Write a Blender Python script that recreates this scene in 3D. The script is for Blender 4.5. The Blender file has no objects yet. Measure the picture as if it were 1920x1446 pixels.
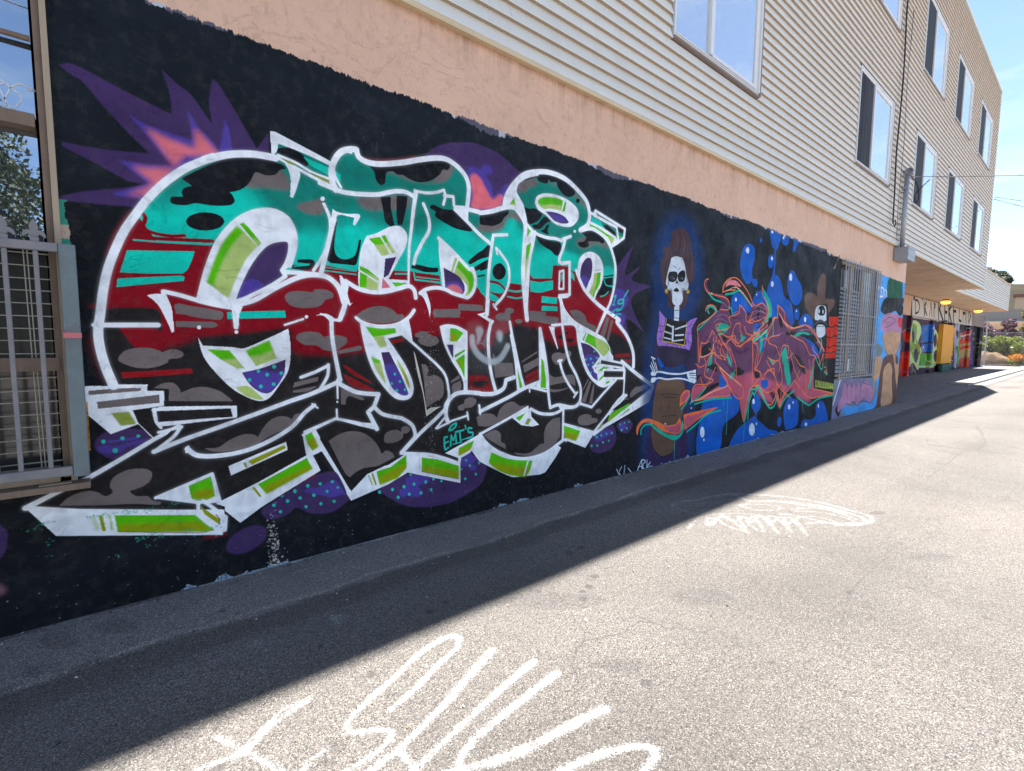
import bpy, bmesh, math, random
import numpy as np
from mathutils import Vector, Matrix

random.seed(7); rng = np.random.default_rng(7)
scene = bpy.context.scene
COL = scene.collection

# ---------------------------------------------------------------- camera
# world: X runs along the alley, Y points to the painted wall, Z up; the photographer stands at the origin
CAM_H = 1.6
R_CAM = np.array([[0.76896733, -0.04858097, 0.63743952],
                  [-0.6392324, -0.0715902, 0.76567407],
                  [0.00843724, -0.99625034, -0.08610506]])   # columns: picture right, picture down, view direction
F_PX, CX, CY = 918.48, 960.0, 723.0                           # focal length in pixels of the 1920-wide photograph
cam_data = bpy.data.cameras.new('camera'); cam = bpy.data.objects.new('camera', cam_data); COL.objects.link(cam)
cam_data.sensor_width = 36; cam_data.lens = F_PX / 1920 * 36
cam_data.clip_start = .05; cam_data.clip_end = 2000
m = Matrix([[R_CAM[i][0], -R_CAM[i][1], -R_CAM[i][2], (0, 0, CAM_H)[i]] for i in range(3)] + [[0, 0, 0, 1]])
cam.matrix_world = m
scene.camera = cam

# ---------------------------------------------------------------- sky, sun, exposure
SUN_DIR = Vector((6.0, 1.3, 12.8)).normalized()               # towards the sun: behind the building, high
elev = math.asin(SUN_DIR.z); azim = math.atan2(SUN_DIR.x, SUN_DIR.y)
world = bpy.data.worlds.new('World'); scene.world = world; world.use_nodes = True
wn = world.node_tree.nodes; wl = world.node_tree.links
bg = wn['Background']; bg.inputs['Strength'].default_value = 0.07
sky = wn.new('ShaderNodeTexSky'); sky.sky_type = 'NISHITA'; sky.sun_disc = False
sky.sun_elevation = elev; sky.sun_rotation = azim; sky.air_density = .8; sky.dust_density = .05; sky.ozone_density = 1.8; sky.altitude = 1800
tc = wn.new('ShaderNodeTexCoord'); mp = wn.new('ShaderNodeMapping'); mp.inputs['Scale'].default_value = (1.6, 2.6, 9.0)
mp.inputs['Rotation'].default_value = (.3, .2, .6)
cl = wn.new('ShaderNodeTexNoise'); cl.inputs['Scale'].default_value = 1.3; cl.inputs['Detail'].default_value = 9; cl.inputs['Roughness'].default_value = .62
cr = wn.new('ShaderNodeValToRGB'); cr.color_ramp.elements[0].position = .47; cr.color_ramp.elements[1].position = .72
cr.color_ramp.elements[1].color = (.6, .6, .6, 1)
mx = wn.new('ShaderNodeMix'); mx.data_type = 'RGBA'; mx.inputs['B'].default_value = (3.3, 3.8, 4.3, 1)
wl.new(tc.outputs['Generated'], mp.inputs['Vector']); wl.new(mp.outputs[0], cl.inputs['Vector']); wl.new(cl.outputs['Fac'], cr.inputs[0])
wl.new(cr.outputs[0], mx.inputs['Factor']); wl.new(sky.outputs[0], mx.inputs['A']); 
wb = wn.new('ShaderNodeMix'); wb.data_type = 'RGBA'; wb.blend_type = 'MULTIPLY'; wb.inputs['Factor'].default_value = 1; wb.inputs['B'].default_value = (1.08, 1.0, .90, 1)   # camera white balance
wl.new(mx.outputs['Result'], wb.inputs['A']); wl.new(wb.outputs['Result'], bg.inputs['Color'])
sun_data = bpy.data.lights.new('sun', 'SUN'); sun_data.energy = 4.1; sun_data.angle = math.radians(.53); sun_data.color = (1, .955, .9)
sun = bpy.data.objects.new('sun', sun_data); COL.objects.link(sun)
sun.rotation_euler = SUN_DIR.to_track_quat('Z', 'Y').to_euler()
scene.view_settings.view_transform = 'Standard'; scene.view_settings.look = 'None'; scene.view_settings.gamma = 1
scene.view_settings.use_curve_mapping = False
scene.view_settings.exposure = 2.36

def ray(u, v): return R_CAM @ np.array([u - CX, v - CY, F_PX])
def on_wall(u, v, y):
    """surveyed photo pixel -> point on the vertical plane at distance y"""
    d = ray(u, v); t = y / d[1]; return np.array([d[0] * t, y, CAM_H + d[2] * t])
def on_ground(u, v, z=0.):
    d = ray(u, v); t = (z - CAM_H) / d[2]; return np.array([d[0] * t, d[1] * t, z])

# ================================================================ the painter: strokes and fills rasterised in wall metres
REG = dict(O=(0,0,1),A=(0,80,3.615),B=(0,400,3.615),C=(0,700,2.892),D=(350,200,3.615),E=(350,500,3.615),F=(700,250,2.629),
           J=(600,260,4.82),K=(900,300,4.82),L=(600,500,4.82),M=(850,500,4.82),N=(600,720,4.82),P=(900,640,4.253),Q=(380,740,4.253),
           S=(1180,380,4.82),T=(1180,620,4.82),U=(1400,400,4.82),V=(1400,560,4.82),W=(1640,440,5.164),
           G=(560,1000,2.5946),H=(0,1000,3.0),I=(1200,820,2.6667),X=(0,0,6.4),Y=(1500,640,4.571))

def parse_points(tokens):
    reg = REG['O']; pts = []; corner = []
    for t in tokens:
        if t in REG:
            reg = REG[t]; continue
        c = t.count('!') > 0
        a, b = t.replace('!', '').split(',')
        pts.append((reg[0] + float(a) / reg[2], reg[1] + float(b) / reg[2])); corner.append(c)
    return np.array(pts), corner

def smooth(pts, corner, closed, n=7):
    """centripetal-ish Catmull-Rom through the points, broken at corners"""
    N = len(pts)
    if N < 3: return pts
    out = []
    segs = N if closed else N - 1
    for i in range(segs):
        p1 = pts[i]; p2 = pts[(i + 1) % N]
        p0 = pts[i - 1] if (closed or i > 0) else p1
        p3 = pts[(i + 2) % N] if (closed or i + 2 < N) else p2
        if corner[i]: p0 = p1 * 1.0 
        if corner[(i + 1) % N]: p3 = p2 * 1.0
        m1 = (p2 - p0) * .5; m2 = (p3 - p1) * .5
        L = float(np.linalg.norm(p2 - p1)) + 1e-6
        for m in (m1, m2):
            l = float(np.linalg.norm(m))
            if l > L * 1.1: m *= L * 1.1 / l
        for k in range(n):
            t = k / n
            h1 = 2*t**3 - 3*t**2 + 1; h2 = t**3 - 2*t**2 + t; h3 = -2*t**3 + 3*t**2; h4 = t**3 - t**2
            out.append(h1*p1 + h2*m1 + h3*p2 + h4*m2)
    if not closed: out.append(pts[-1])
    return np.array(out)

def box_blur(m, r):
    r = int(round(r))
    if r < 1: return m
    for ax in (0, 1):
        pad = [(0, 0), (0, 0)]; pad[ax] = (r + 1, r)
        c = np.cumsum(np.pad(m, pad, mode='edge'), axis=ax, dtype=np.float64)
        if ax == 0: m = (c[2*r+1:] - c[:-2*r-1]) / (2*r+1)
        else: m = (c[:, 2*r+1:] - c[:, :-2*r-1]) / (2*r+1)
    return m.astype(np.float32)

def box_blur_axis(m, r, ax):
    pad = [(0, 0), (0, 0)]; pad[ax] = (r + 1, r)
    c = np.cumsum(np.pad(m, pad, mode='edge'), axis=ax, dtype=np.float64)
    return ((c[2*r+1:] - c[:-2*r-1]) if ax == 0 else (c[:, 2*r+1:] - c[:, :-2*r-1])).astype(np.float32) / (2*r+1)

class Canvas:
    """a wall-sized sheet of paint; points come as surveyed pixels and are mapped to the wall"""
    def __init__(s, w, h, mapping, scale_at, bg):
        s.w, s.h = w, h; s.map = mapping; s.scale_at = scale_at
        s.img = np.empty((h, w, 3), np.float32); s.img[:] = bg
        s.gloss = np.zeros((h, w), np.float32)
        s.clip = None
    def mask_poly(s, q, pad):
        x0 = max(0, int(q[:, 0].min()) - pad); x1 = min(s.w, int(q[:, 0].max()) + pad + 2)
        y0 = max(0, int(q[:, 1].min()) - pad); y1 = min(s.h, int(q[:, 1].max()) + pad + 2)
        if x1 <= x0 or y1 <= y0: return None
        # supersample rows x2 by evaluating coverage with horizontal AA
        H = y1 - y0; W = x1 - x0
        acc = np.zeros((H * 2, W), bool)
        xs = np.arange(x0, x1) + .5
        ys = y0 + (np.arange(H * 2) + .5) / 2
        for i in range(len(q)):
            ax, ay = q[i]; bx, by = q[(i + 1) % len(q)]
            if ay == by: continue
            if ay > by: ax, ay, bx, by = bx, by, ax, ay
            k0 = max(0, int(np.ceil((ay - y0) * 2 - .5))); k1 = min(H * 2, int(np.ceil((by - y0) * 2 - .5)))
            if k1 <= k0: continue
            xc = ax + (ys[k0:k1] - ay) * (bx - ax) / (by - ay)
            j = np.clip(np.round(xc - x0).astype(int), 0, W)
            # toggle everything left of the crossing
            d = np.zeros((k1 - k0, W + 1), bool); d[np.arange(k1 - k0), j] = True
            acc[k0:k1] ^= (np.arange(W)[None, :] < j[:, None])
        m = (acc[0::2].astype(np.float32) + acc[1::2]) * .5
        return x0, y0, m
    def mask_stroke(s, q, w0, w1, pad):
        wm = max(w0.max(), w1) if hasattr(w0, 'max') else max(w0, w1)
        rad = wm
        x0 = max(0, int(q[:, 0].min() - rad) - pad); x1 = min(s.w, int(q[:, 0].max() + rad) + pad + 2)
        y0 = max(0, int(q[:, 1].min() - rad) - pad); y1 = min(s.h, int(q[:, 1].max() + rad) + pad + 2)
        if x1 <= x0 or y1 <= y0: return None
        m = np.zeros((y1 - y0, x1 - x0), np.float32)
        n = len(q) - 1
        W = w0 if hasattr(w0, '__len__') else np.linspace(w0, w1, len(q))
        for i in range(n):
            a = q[i]; b = q[i + 1]; ra, rb = W[i] / 2, W[i + 1] / 2
            r = max(ra, rb) + 1
            u0 = max(x0, int(min(a[0], b[0]) - r)); u1 = min(x1, int(max(a[0], b[0]) + r) + 2)
            v0 = max(y0, int(min(a[1], b[1]) - r)); v1 = min(y1, int(max(a[1], b[1]) + r) + 2)
            if u1 <= u0 or v1 <= v0: continue
            X = np.arange(u0, u1)[None, :] + .5; Y = np.arange(v0, v1)[:, None] + .5
            d = b - a; L2 = d @ d + 1e-9
            t = np.clip(((X - a[0]) * d[0] + (Y - a[1]) * d[1]) / L2, 0, 1)
            D = np.hypot(X - a[0] - t * d[0], Y - a[1] - t * d[1])
            c = np.clip(ra + (rb - ra) * t - D + .5, 0, 1)
            sub = m[v0 - y0:v1 - y0, u0 - x0:u1 - x0]
            np.maximum(sub, c, out=sub)
        return x0, y0, m
    def blend(s, res, col, alpha, blur, gloss=0):
        if res is None: return
        x0, y0, m = res
        if blur >= 1:
            m = box_blur(box_blur(m, blur), blur)
        elif blur > 0.3:
            m = box_blur(m, 1)
        if alpha != 1: m = m * alpha
        h, w = m.shape
        if s.clip is not None: m = m * s.clip[y0:y0+h, x0:x0+w]
        sub = s.img[y0:y0+h, x0:x0+w]
        sub += (np.array(col, np.float32) - sub) * m[..., None]
    def run(s, text, pal):
        for line in text.splitlines():
            tk = line.split()
            if not tk or tk[0] == '#': continue
            op = tk[0]
            if op == 'UNCLIP': s.clip = None; continue
            if op == 'CLIP':
                pts, cor = parse_points(tk[1:]); q = s.map(smooth(pts, cor, True))
                x0, y0, m = s.mask_poly(q, 2)
                s.clip = np.zeros((s.h, s.w), np.float32); s.clip[y0:y0+m.shape[0], x0:x0+m.shape[1]] = m
                continue
            col = pal[tk[1]]; opt = {}; k = 2
            while '=' in tk[k]:
                a, b = tk[k].split('='); opt[a] = b; k += 1
            al = float(opt.get('a', 1)); bl = float(opt.get('b', 0))
            if al == 0: continue
            if op == 'E':
                reg = REG[tk[k]]; cx, cy = map(float, tk[k+1].split(',')); rx, ry = map(float, tk[k+2].split(','))
                th = np.linspace(0, 2*np.pi, 20, endpoint=False)
                pts = np.stack([reg[0] + (cx + rx*np.cos(th)) / reg[2], reg[1] + (cy + ry*np.sin(th)) / reg[2]], 1)
                cor = [False]*20; closed = True
            else:
                pts, cor = parse_points(tk[k:]); closed = op in 'PS'
            if op in 'SC': pts = smooth(pts, cor, closed)
            sc = s.scale_at(pts)
            q = s.map(pts)
            bpx = bl * float(np.mean(sc))
            pad = int(bpx * 2.2) + 2
            if op in 'PSE': res = s.mask_poly(q, pad)
            else:
                ws = [float(v) for v in opt.get('w', '2').split(',')]
                w = np.linspace(ws[0], ws[-1], len(q)) * sc
                res = s.mask_stroke(q, w, float(w.max()), pad)
            if tk[1] == 'white' and op in 'CL' and res is not None:      # soft overspray beside each sprayed line
                hr = s.mask_stroke(q, w * 1.25, float(w.max()) * 1.25, int(9 * float(np.mean(sc))))
                s.blend(hr, col, .12, 2.6 * float(np.mean(sc)))
            s.blend(res, col, al, bpx)

def lin(r, g, b):
    v = np.array([r, g, b]) / 255.
    return np.where(v <= .04045, v / 12.92, ((v + .055) / 1.055) ** 2.4)
PAL = dict(
 violetdark=lin(68,50,92), violet=lin(84,70,148), violetmid=lin(80,60,120), pink=lin(214,118,128), pinkhot=lin(228,118,128), pinkdim=lin(120,85,95),
 teal=lin(60,190,172), red=lin(134,28,38), reddim=lin(140,38,42), redim2=lin(140,38,42), letterblack=lin(31,28,29), black=lin(20,23,31),
 tealbright=lin(44,196,174), tealdark=lin(30,128,114), greytaupe=lin(112,102,100), greyred=lin(112,102,100), blackblot=lin(15,16,22),
 white=lin(238,241,245), whitedirty=lin(200,196,184), green=lin(92,186,40), greenlime=lin(176,196,118), greenyellow=lin(146,154,30), greenolive=lin(140,152,70),
 glowblue=lin(28,58,108), skirt=lin(52,38,76), bodice=lin(48,38,70), bodicedark=lin(40,32,58), apron=lin(96,74,60), hair=lin(72,52,58), hairdim=lin(60,58,62), bone=lin(205,215,225), bonewhite=lin(215,225,240), inkblack=lin(20,20,28), gold=lin(190,165,70), frill=lin(160,120,200), blue=lin(38,92,178), green2=lin(28,170,145), letterpurple=lin(100,60,92), letterrose=lin(184,92,112), letterlight=lin(190,150,180), orange=lin(232,128,88), coral=lin(232,120,84), pinkhat=lin(220,130,140), hatbrown=lin(98,76,68), moustache=lin(70,72,78), turq=lin(60,190,190), redorange=lin(206,66,54), yellowgreen=lin(190,210,90), chalk=lin(190,200,215), wallgrey=lin(120,128,142), lavender=lin(120,115,155), skyblue=lin(90,160,225), mauve=lin(176,128,158), capgreen=lin(24,84,58), tanskin=lin(190,150,120), redheart=lin(200,66,72), brownfur=lin(96,66,56), greybottle=lin(110,125,125),
letterdark=lin(66,36,60), hairdk=lin(46,34,40), hairlt=lin(104,82,84), boneshade=lin(150,160,175), frilldk=lin(110,76,150), coralhi=lin(250,222,190), plum=lin(70,48,66), platewhite=lin(205,198,190), plategrey=lin(140,125,118), limepale=lin(196,214,150), limegreen=lin(130,160,70), bluepanel=lin(60,110,180), greenpanel=lin(96,160,60), tealdeep=lin(10,84,72), orangepanel=lin(232,120,50), yellowpanel=lin(240,166,20), palemix=lin(180,176,200), brick=lin(176,70,62), redstripe=lin(200,64,50), yellowdim=lin(176,140,96),
 stain=lin(150,150,155), silver=lin(175,182,184))
MURAL_MAIN = """
# --- bursts behind the letters
S violetdark b=1 A 395!,150 470,138 600,195 860,335 1165!,487 1150,350 1095!,180 1200,280 O 360,180 398!,234 392,190 398!,148 410,158 450,224 481!,279 503!,250 505!,300 300!,420 A 890!,1112 650,1092 405!,1066 405!,1038 560,1010 830,985 990!,960 870!,940 640,815 420!,700 420!,672 700,722 1015!,752 850,590 700,430 560,265 480,215
P violet b=1.5 A 865,485 1000,560 1150,610 1306,665 1290,560 1268,455 1350,580 1446,680 O 411,287 421,224 428,238 440,300 300,360 A 920,1150 960,1060 770,1032 770,1020 1010,955 900,870 800,795 1000,825 1180,835 1080,730 980,610
P pink b=5 A 985,575 1150,655 1320,720 1320,580 1370,625 1446,715 O 405,283 412,290 345,292 A 1140,900 1020,1040 860,1030 1000,980 1040,945 960,890 900,835 1000,850 1190,850
S violetdark b=1 J 930!,160 1050,75 1160,40 1250,35 1390,40 O 930,285 960,310 985,340 950,430 880,400
S violet b=2.5 F 460,180 485,165 530,175 545,155 570,158 590,185 580,200 555,210 580,250 590,300 575,260 600,310 640,262 670,255 700,300 650,370 560,380 480,360
S pinkhot b=2 F 478,215 500,200 530,225 545,255 570,300 590,325 620,305 640,310 636,330 620,360 560,372 485,365 490,310
S violetdark b=.6 K 1040!,1446 1220,1000 1385!,775 1310,1035 1446,960 O 1198!,504 1185,525 1222!,537 1183,562 1206!,622 1175,598 1180,640 1160,640 1140,580
S violet b=.8 K 1180,1190 1230,1165 1300,1180 1340,1250 1310,1340 1250,1370 1310,1400 1290,1500 1220,1500 1150,1400
S violetdark b=1 C 512,400 520,360 560,325 610,310 700,300 790,310 815,345 780,380 700,420 620,465 550,440
S violet b=1.5 C 525,405 560,390 620,395 680,380 790,355 760,380 690,400 655,430 560,435
C violet w=5 C 590,372 660,362 740,352
E teal C 561,370 13,11
E teal C 664,352 13,10
E teal C 750,340 11,9
E teal C 625,418 15,13
S violetdark b=1 C 1228,955 1240,905 1290,860 1350,830 1420,828 1446,860 1430,910 1370,955 1300,980 1250,975
S violetdark b=1 C -20,820 25,840 40,880 30,960 -20,1010
S pinkdim b=4 C -20,1140 20,1160 25,1190 -20,1200
S violetdark b=.7 Q 470,930 520,870 640,790 760,710 900,640 1080,610 1200,700 1200,800 1080,910 990,945 860,945 750,900 690,945 600,985 510,990
S violet b=1.2 Q 810,770 850,745 920,740 1000,700 1100,680 1170,770 1100,800 1020,820 950,800 870,790 
E teal Q 568,882 15,14
E teal Q 630,803 15,14
E teal Q 677,848 14,14
E teal Q 736,770 15,15
E teal Q 776,824 14,13
E teal Q 838,727 14,14
E teal Q 886,802 14,14
E teal Q 937,711 14,13
E teal Q 992,771 12,12
E teal Q 1034,694 12,12
E teal Q 1078,740 11,10
E teal Q 1048,850 13,13
E teal Q 943,869 13,13
E teal Q 824,893 13,13
E teal Q 620,933 13,13
S violetdark b=.8 N 520,950 700,820 800,780 1250,700 1340,560 1446,620 O 905,850 912,880 903,905 N 1400,950 1270,1030 1150,1080 980,1110 800,1105 680,1060 580,1000
S violet b=1 N 780,850 900,815 1010,840 960,900 890,920 930,980 880,1020 800,1010 740,1020 720,960 780,930
S violet b=1 N 1275,680 1360,620 1410,650 1400,700 1330,740 1280,750
E violet b=.8 N 1380,755 35,28
E teal N 538,978 15,16
E teal N 655,953 14,15
E teal N 706,1024 13,15
E teal N 760,928 15,16
E teal N 820,820 11,10
E teal N 850,905 13,15
E teal N 806,996 12,14
E teal N 913,985 13,15
E teal N 956,886 13,15
E teal N 1005,956 12,15
E teal N 1025,858 12,13
E teal N 1098,876 12,13
E teal N 1312,856 11,13
E teal N 1320,690 10,11
E teal N 1354,738 10,11
E teal N 1408,815 10,13
E teal N 1436,715 9,12
E teal N 1280,768 8,10
S violetdark b=.7 P 1090,680 1110,640 1170,615 1210,640 1215,680 1180,730 1130,725
S violet b=1 P 1110,660 1160,650 1160,690 1120,715
S violetdark b=.7 P 870,830 890,770 920,720 1000,690 1060,670 1085,740 1080,800 1040,860 960,890 900,880
S violet b=1 P 915,760 960,720 1030,705 1070,730 1010,760 960,795 920,790
E teal P 932,765 9,11
E teal P 967,750 8,10
E teal P 1009,738 7,9
E teal P 1051,732 7,9
E teal P 981,806 8,10
E teal P 1026,794 7,9
E teal P 935,831 8,10
E teal P 891,834 8,10
E teal P 1118,662 6,8
E teal P 1153,649 6,8
E teal P 1188,643 6,8
E teal P 1170,694 6,8
E teal P 1128,708 7,9
# red overspray
C red b=3 w=9 a=.7 A 740,1446 800,1290 890,1160
C red b=2.5 w=5 a=.8 B 610,628 700,630
C violet b=2 w=4 a=.8 B 690,560 720,400 830,150
L red b=2 w=3 a=.8 J 370,180 520,196 750,185 860,165
L red b=1.5 w=4 a=.8 Q 700,740 900,640
L red b=1.5 w=5 a=.8 Q 20,1140 180,1110
S red b=5 a=.35 B 600,860 660,830 720,1150 640,1000
# --- silhouette
CLIP B 745!,1170 700,1010 660,880 640,760 690,500 730,330 830,110 920,5 A 1100,955 1260,840 1446,770 D 120,360 300,325 500,325 580!,335 565!,175 980!,400 1000,330 1060,290 1150!,290 1180,350 J 380,185 520,225 750,205 1000,170 1160,185 1290,290 1345,420 1335!,625 K 0,475 100,455 215!,425 250,310 330,190 420,110 560,95 700,130 830,210 930,310 985,420 1000!,470 1040!,450 1310!,620 1300!,710 1240!,755 1195!,780 1215,870 1225,1000 1215,1150 1150!,1350 F 1160,880 1230,960 1275,1050 1285!,1155 P 1385!,365 1350!,490 905!,740 840!,850 680!,790 600!,930 520!,1045 400,1085 250,1080 O 900!,866 882!,848 864!,861 863!,906 764!,886 728,908 658!,939 N -20!,640 Q 940!,605 300!,1022 105!,870 O 422!,950 418!,1003 105!,1005 50!,955 166!,895 C 835!,360 750!,275 600!,330 480!,230 B 560!,1170
P letterblack O 0,500 1300,500 1300,1150 0,1150
P tealbright O 100,200 1250,200 1250,520 1180,560 1130,540 1100,500 950,560 150,560
# dark teal top parts
P tealdark b=10 O 290,400 300,260 1250,250 1250,430 1230,490 1130,480 1080,460 1000,470 960,400 930,440 900,455 860,400 800,440 760,440 690,420 640,420 620,440 520,420 500,380 420,330
S tealdark b=4 F 700,180 1250,180 1250,640 1130,660 1000,600 900,560 790,540 700,400
S tealbright b=5 a=.9 O 1060,490 1060,440 1045,470 1030,500 1160,500 1160,470 1150,500 1120,520
S tealdark b=5 D 380,730 500,690 640,680 780,760 760,870 720,800 650,720 520,695 400,720
P tealbright b=3 J 150,800 360,820 360,920 310,1070 150,1070 120,1000
P tealbright b=4 F 240,560 320,570 330,680 200,680 210,600
S greytaupe b=3 D 400,540 470,430 640,430 700,560 540,550
S greytaupe b=1.5 D 745,670 800,650 920,630 925,720 840,730 780,710
S greytaupe b=2.5 J 330,540 550,520 790,520 800,620 700,640 500,650 400,630 360,590
S greytaupe b=2.5 J 580,300 660,290 800,330 1000,390 1090,270 1200,240 1190,320 1120,390 1000,400 800,380 700,330
S greytaupe b=3 K 0,560 180,560 250,480 380,480 380,560 260,520 200,620 100,650 0,640
S greytaupe b=3 K 330,220 400,180 500,170 520,220 450,250 400,290 340,290
S greytaupe b=3 K 620,180 700,220 760,320 860,300 980,440 960,440 850,330 760,260 640,210
S greytaupe b=3 K 870,730 950,700 1130,740 1150,800 1050,760 960,800 900,790
# --- red
P red B 925,25 905,185 1446,215 1446,640 700,640 700,300
P red O 255,400 250,450 365,458 385,455 375,560 330,552 310,585 340,620 400,640 900,640 960,600 1100,560 700,560 385,575
P red b=.5 O 190,555 470,555 B 1446,830 1446,1000 900,900 700,640
P red b=.5 J 40,1130 150,1150 345,1187 620,1190 850,1200 1110,1240 1250,1330 K -100,1180 0,1090 90,1100 160,1110 222,1190 250,1110 390,1130 440,1020 480,1070 650,1070 660,950 790,960 820,990 880,1040 960,1180 1050,1260 1080,1220 1195,1200 O 1200,620 1100,700 700,700 500,690 350,620 340,580
P red O 385,600 345,560 370,545 420,560 520,560 620,500 700,510 860,540 900,640 600,660 
# black fades
S letterblack b=1.2 B 715,650 1060,650 1100,760 1090,800 1030,770 720,745
S letterblack b=4 B 690,800 720,900 790,990 900,1020 1080,930 1250,880 1380,830 1446,850 O 500,625 545,618 550,660 600,665 630,665 L 370,770 420,760 620,640 700,600 850,620 960,660 1090,620 1250,660 M 120,740 240,740 340,720 370,620 440,600 520,560 560,515 640,530 700,545 770,560 800,640 880,670 930,710 1000,720 1120,700 1200,700 F 1100,1010 1200,985 1270,1060 1300,1200 P 1385,365 1000,900 O 400,1100 50,1000 O 200,800
S letterblack b=3 E 660!,415 560,430 400,450 200,465 100,500 60,540 200,600 500,600 690,560
P letterblack O 200,690 400,660 590,690 640,720 1100,700 1250,740 1200,900 400,1100 30,980
# bits of the left C
C red w=7 A 960,1150 985,1190 965,1250 970,1290 1010,1320 1100,1330 1440,1345
C red w=6 A 990,1270 1060,1295 1160,1310 1250,1308
C teal w=3 B 905,180 1100,195 1420,212
P tealbright B 860,250 1320,258 1300,320 1270,385 1240,408 1000,408 812,400
P tealbright B 795,442 1000,432 1230,422 1252,432 1245,458 1000,480 790,500
P greytaupe B 1180,620 1210,610 1446,660 1446,705 1190,680
P greytaupe B 1190,730 1446,735 1446,775 1195,770
S greytaupe E 0,265 240,305 248,335 225,362 0,328
P greytaupe E 0,370 195,378 213,398 190,412 0,410
P tealbright E 273,310 360,305 668,298 672,345 275,355
S greytaupe B 800,990 840,935 920,912 1010,912 1080,930 1100,940 1160,920 1220,930 1245,955 1220,980 1150,988 1130,1015 1040,1045 940,1048 850,1025
P reddim B 818,1078 1000,1068 1300,1050 1307,1085 1100,1100 830,1118
S greytaupe C 835!,80 880,55 940,52 975,85 980!,105 1050,78 1120,75 1190,95 1240,130 1262!,152 915!,150 915!,85
S blackblot D -25!,480 85,425 250,355 400,345 550,360 650,395 670,420 630,430 600,460 540,465 480,445 460,450 420,520 360,565 290!,580 310,600 325,640 300,665 230,672 150,668 60,655 -5,668 -85,661 -112,641 -100,611 -25!,611 -32,576 -15,551 35!,536 -30,490
E blackblot D 125,778 130,62
C blackblot w=8 D 765,1050 850,1052 845,1080 800,1095 720,1085
C tealbright w=2 D 760,1060 830,1072 730,1082
# blob on top C tip
S tealdark D 620,265 760,330 980,425 1000,500 620,320
S blackblot D 612,285 700,280 790,330 825,390 800,402 700,350 612,310
P tealbright D 790,340 1000,430 1045,460 1040,520 990,480 840,400
# T bar and legs
S blackblot J 455,250 560,250 670,240 820,210 1000,198 1100,198 1160,220 1175,255 1150,285 1110,280 1080,325 1000,380 900,395 820,370 750,330 700,325 655,295 600,310 590,390 570,415 540,415 505,370 490,300
S blackblot J 545!,525 640!,525 640,620 675!,790 640!,795 590,750 570,640
S blackblot J 695!,515 790!,520 780,620 745!,780 700!,780 690,640
S blackblot J 135!,755 155!,755 140,850 130,960 140,1040 180,1080 240,1090 310,1060 340,980 350!,915 372!,915 360,1000 330,1130 310!,1145 100!,1125 62,1090 70,1010 110,880
S blackblot J 995,610 1030,598 1110,635 1200,645 1240,660 1300,730 1360,800 1375,830 1350,840 1220,810 1100,745 1040,700 1045,660 1000,630
S blackblot J 825,1150 860,1135 1000,1165 1065,1170 1060,1205 950,1205 870,1180 830,1170
L tealbright w=3 J 35,1135 330,1190
L tealbright w=1.5 J 30,1160 325,1200
L tealbright w=2.5 J 25,1190 325,1228
L tealbright w=3 J 680,1222 790,1222
L tealbright w=3 J 845,1195 860,1275 1090,1302
L tealbright w=2.2 J 870,1205 1080,1228
L tealbright w=2 J 870,1250 1085,1275
L tealbright w=4 J 1085,1190 1100,1330
S blackblot J 1340,1110 1446,1020 O 912,470 918,480 J 1446,1090 1360,1135
S blackblot F 470,635 575,555 570,585 480,645
S blackblot F 492,665 565,622 568,640 540,665 495,680
P blackblot F 512,702 550,695 552,702 512,710
E blackblot F 620,682 33,40
E blackblot F 622,652 16,12
P tealbright F 505,715 570,715 560,820 505,750
S tealbright K 0!,1120 90,1110 170,1130 215,1180 190,1205 130,1200 80,1190 160,1240 170,1275 120,1275 60,1240 0,1190
C red w=4 K 80,1095 160,1110 210,1150 230,1190
P red K 275,1115 385,1130 380,1165 270,1165
C tealbright w=3.5 K 260,1180 330,1190 385,1180
C tealbright w=3 K 250,1235 330,1250 390,1240
S tealbright K 455!,1090 540,1105 600,1095 660!,1090 660!,1170 620,1180 540,1200 455!,1190
P tealbright K 560,1232 695,1245 695,1300 555,1290
P tealbright K 560,1318 698,1325 700,1365 555,1362
S tealbright K 820!,1000 850,1040 855!,1095 820!,1060
P greyred K 450,1370 590,1375 590,1410 700,1420 700,1500 450,1450
P greytaupe M 690,400 838,408 835,455 955,465 950,500 830,495 825,470 690,468
S greytaupe M 380,450 420,420 460,415 470,385 500,372 545,385 540,415 515,430 515,470 480,495 410,490
E greytaupe M 592,494 34,20
P greytaupe L 1025,385 1250,382 1248,335 1446,345 1446,402 1268,395 1265,460 1030,458 1018,420
P greytaupe M 0,385 60,390 60,460 0,460
P greytaupe M 45,335 265,350 270,400 45,385
S greytaupe M 1048!,400 1120,392 1190,440 1210,500 1285,540 1283,585 1200,550 1110,490
S greytaupe L 335,440 400,390 500,358 600,365 670,400 700,430 745,430 760,455 740,480 680,495 590,510 450,500 380,480
S greytaupe E 665,205 700,170 780,165 850,172 870,155 940,155 990,180 990,210 940,225 920,255 880,275 780,280 700,260
S greytaupe E 742,490 760,455 830,440 900,450 930,475 1000,462 1080,480 1085,515 1050,545 1000,570 930,565 880,535 800,530
P greytaupe E 1020,570 1175,535 1190,545 1185,565 1030,592
S redim2 L 200!,890 230!,890 460!,1040 470!,1060 300,980
S reddim L 205!,965 300,1010 400,1060 490!,1110 480!,1125 350,1100 260,1060
S greytaupe L 190,1110 210,1102 240,1115 390,1185 400,1200 370,1205 270,1170 240,1190 230!,1245 190!,1245
P reddim E 0,695 40,700 20,728 0,730
S greytaupe E 730!,785 895!,745 890!,775 720!,820
S greytaupe E 720!,840 880,808 870!,820 820,845 718!,855
S greytaupe L 860,610 910,585 970,590 990,615 1050,635 1075,670 1050,705 980,720 910,700 885,665 900,650 860,630
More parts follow.
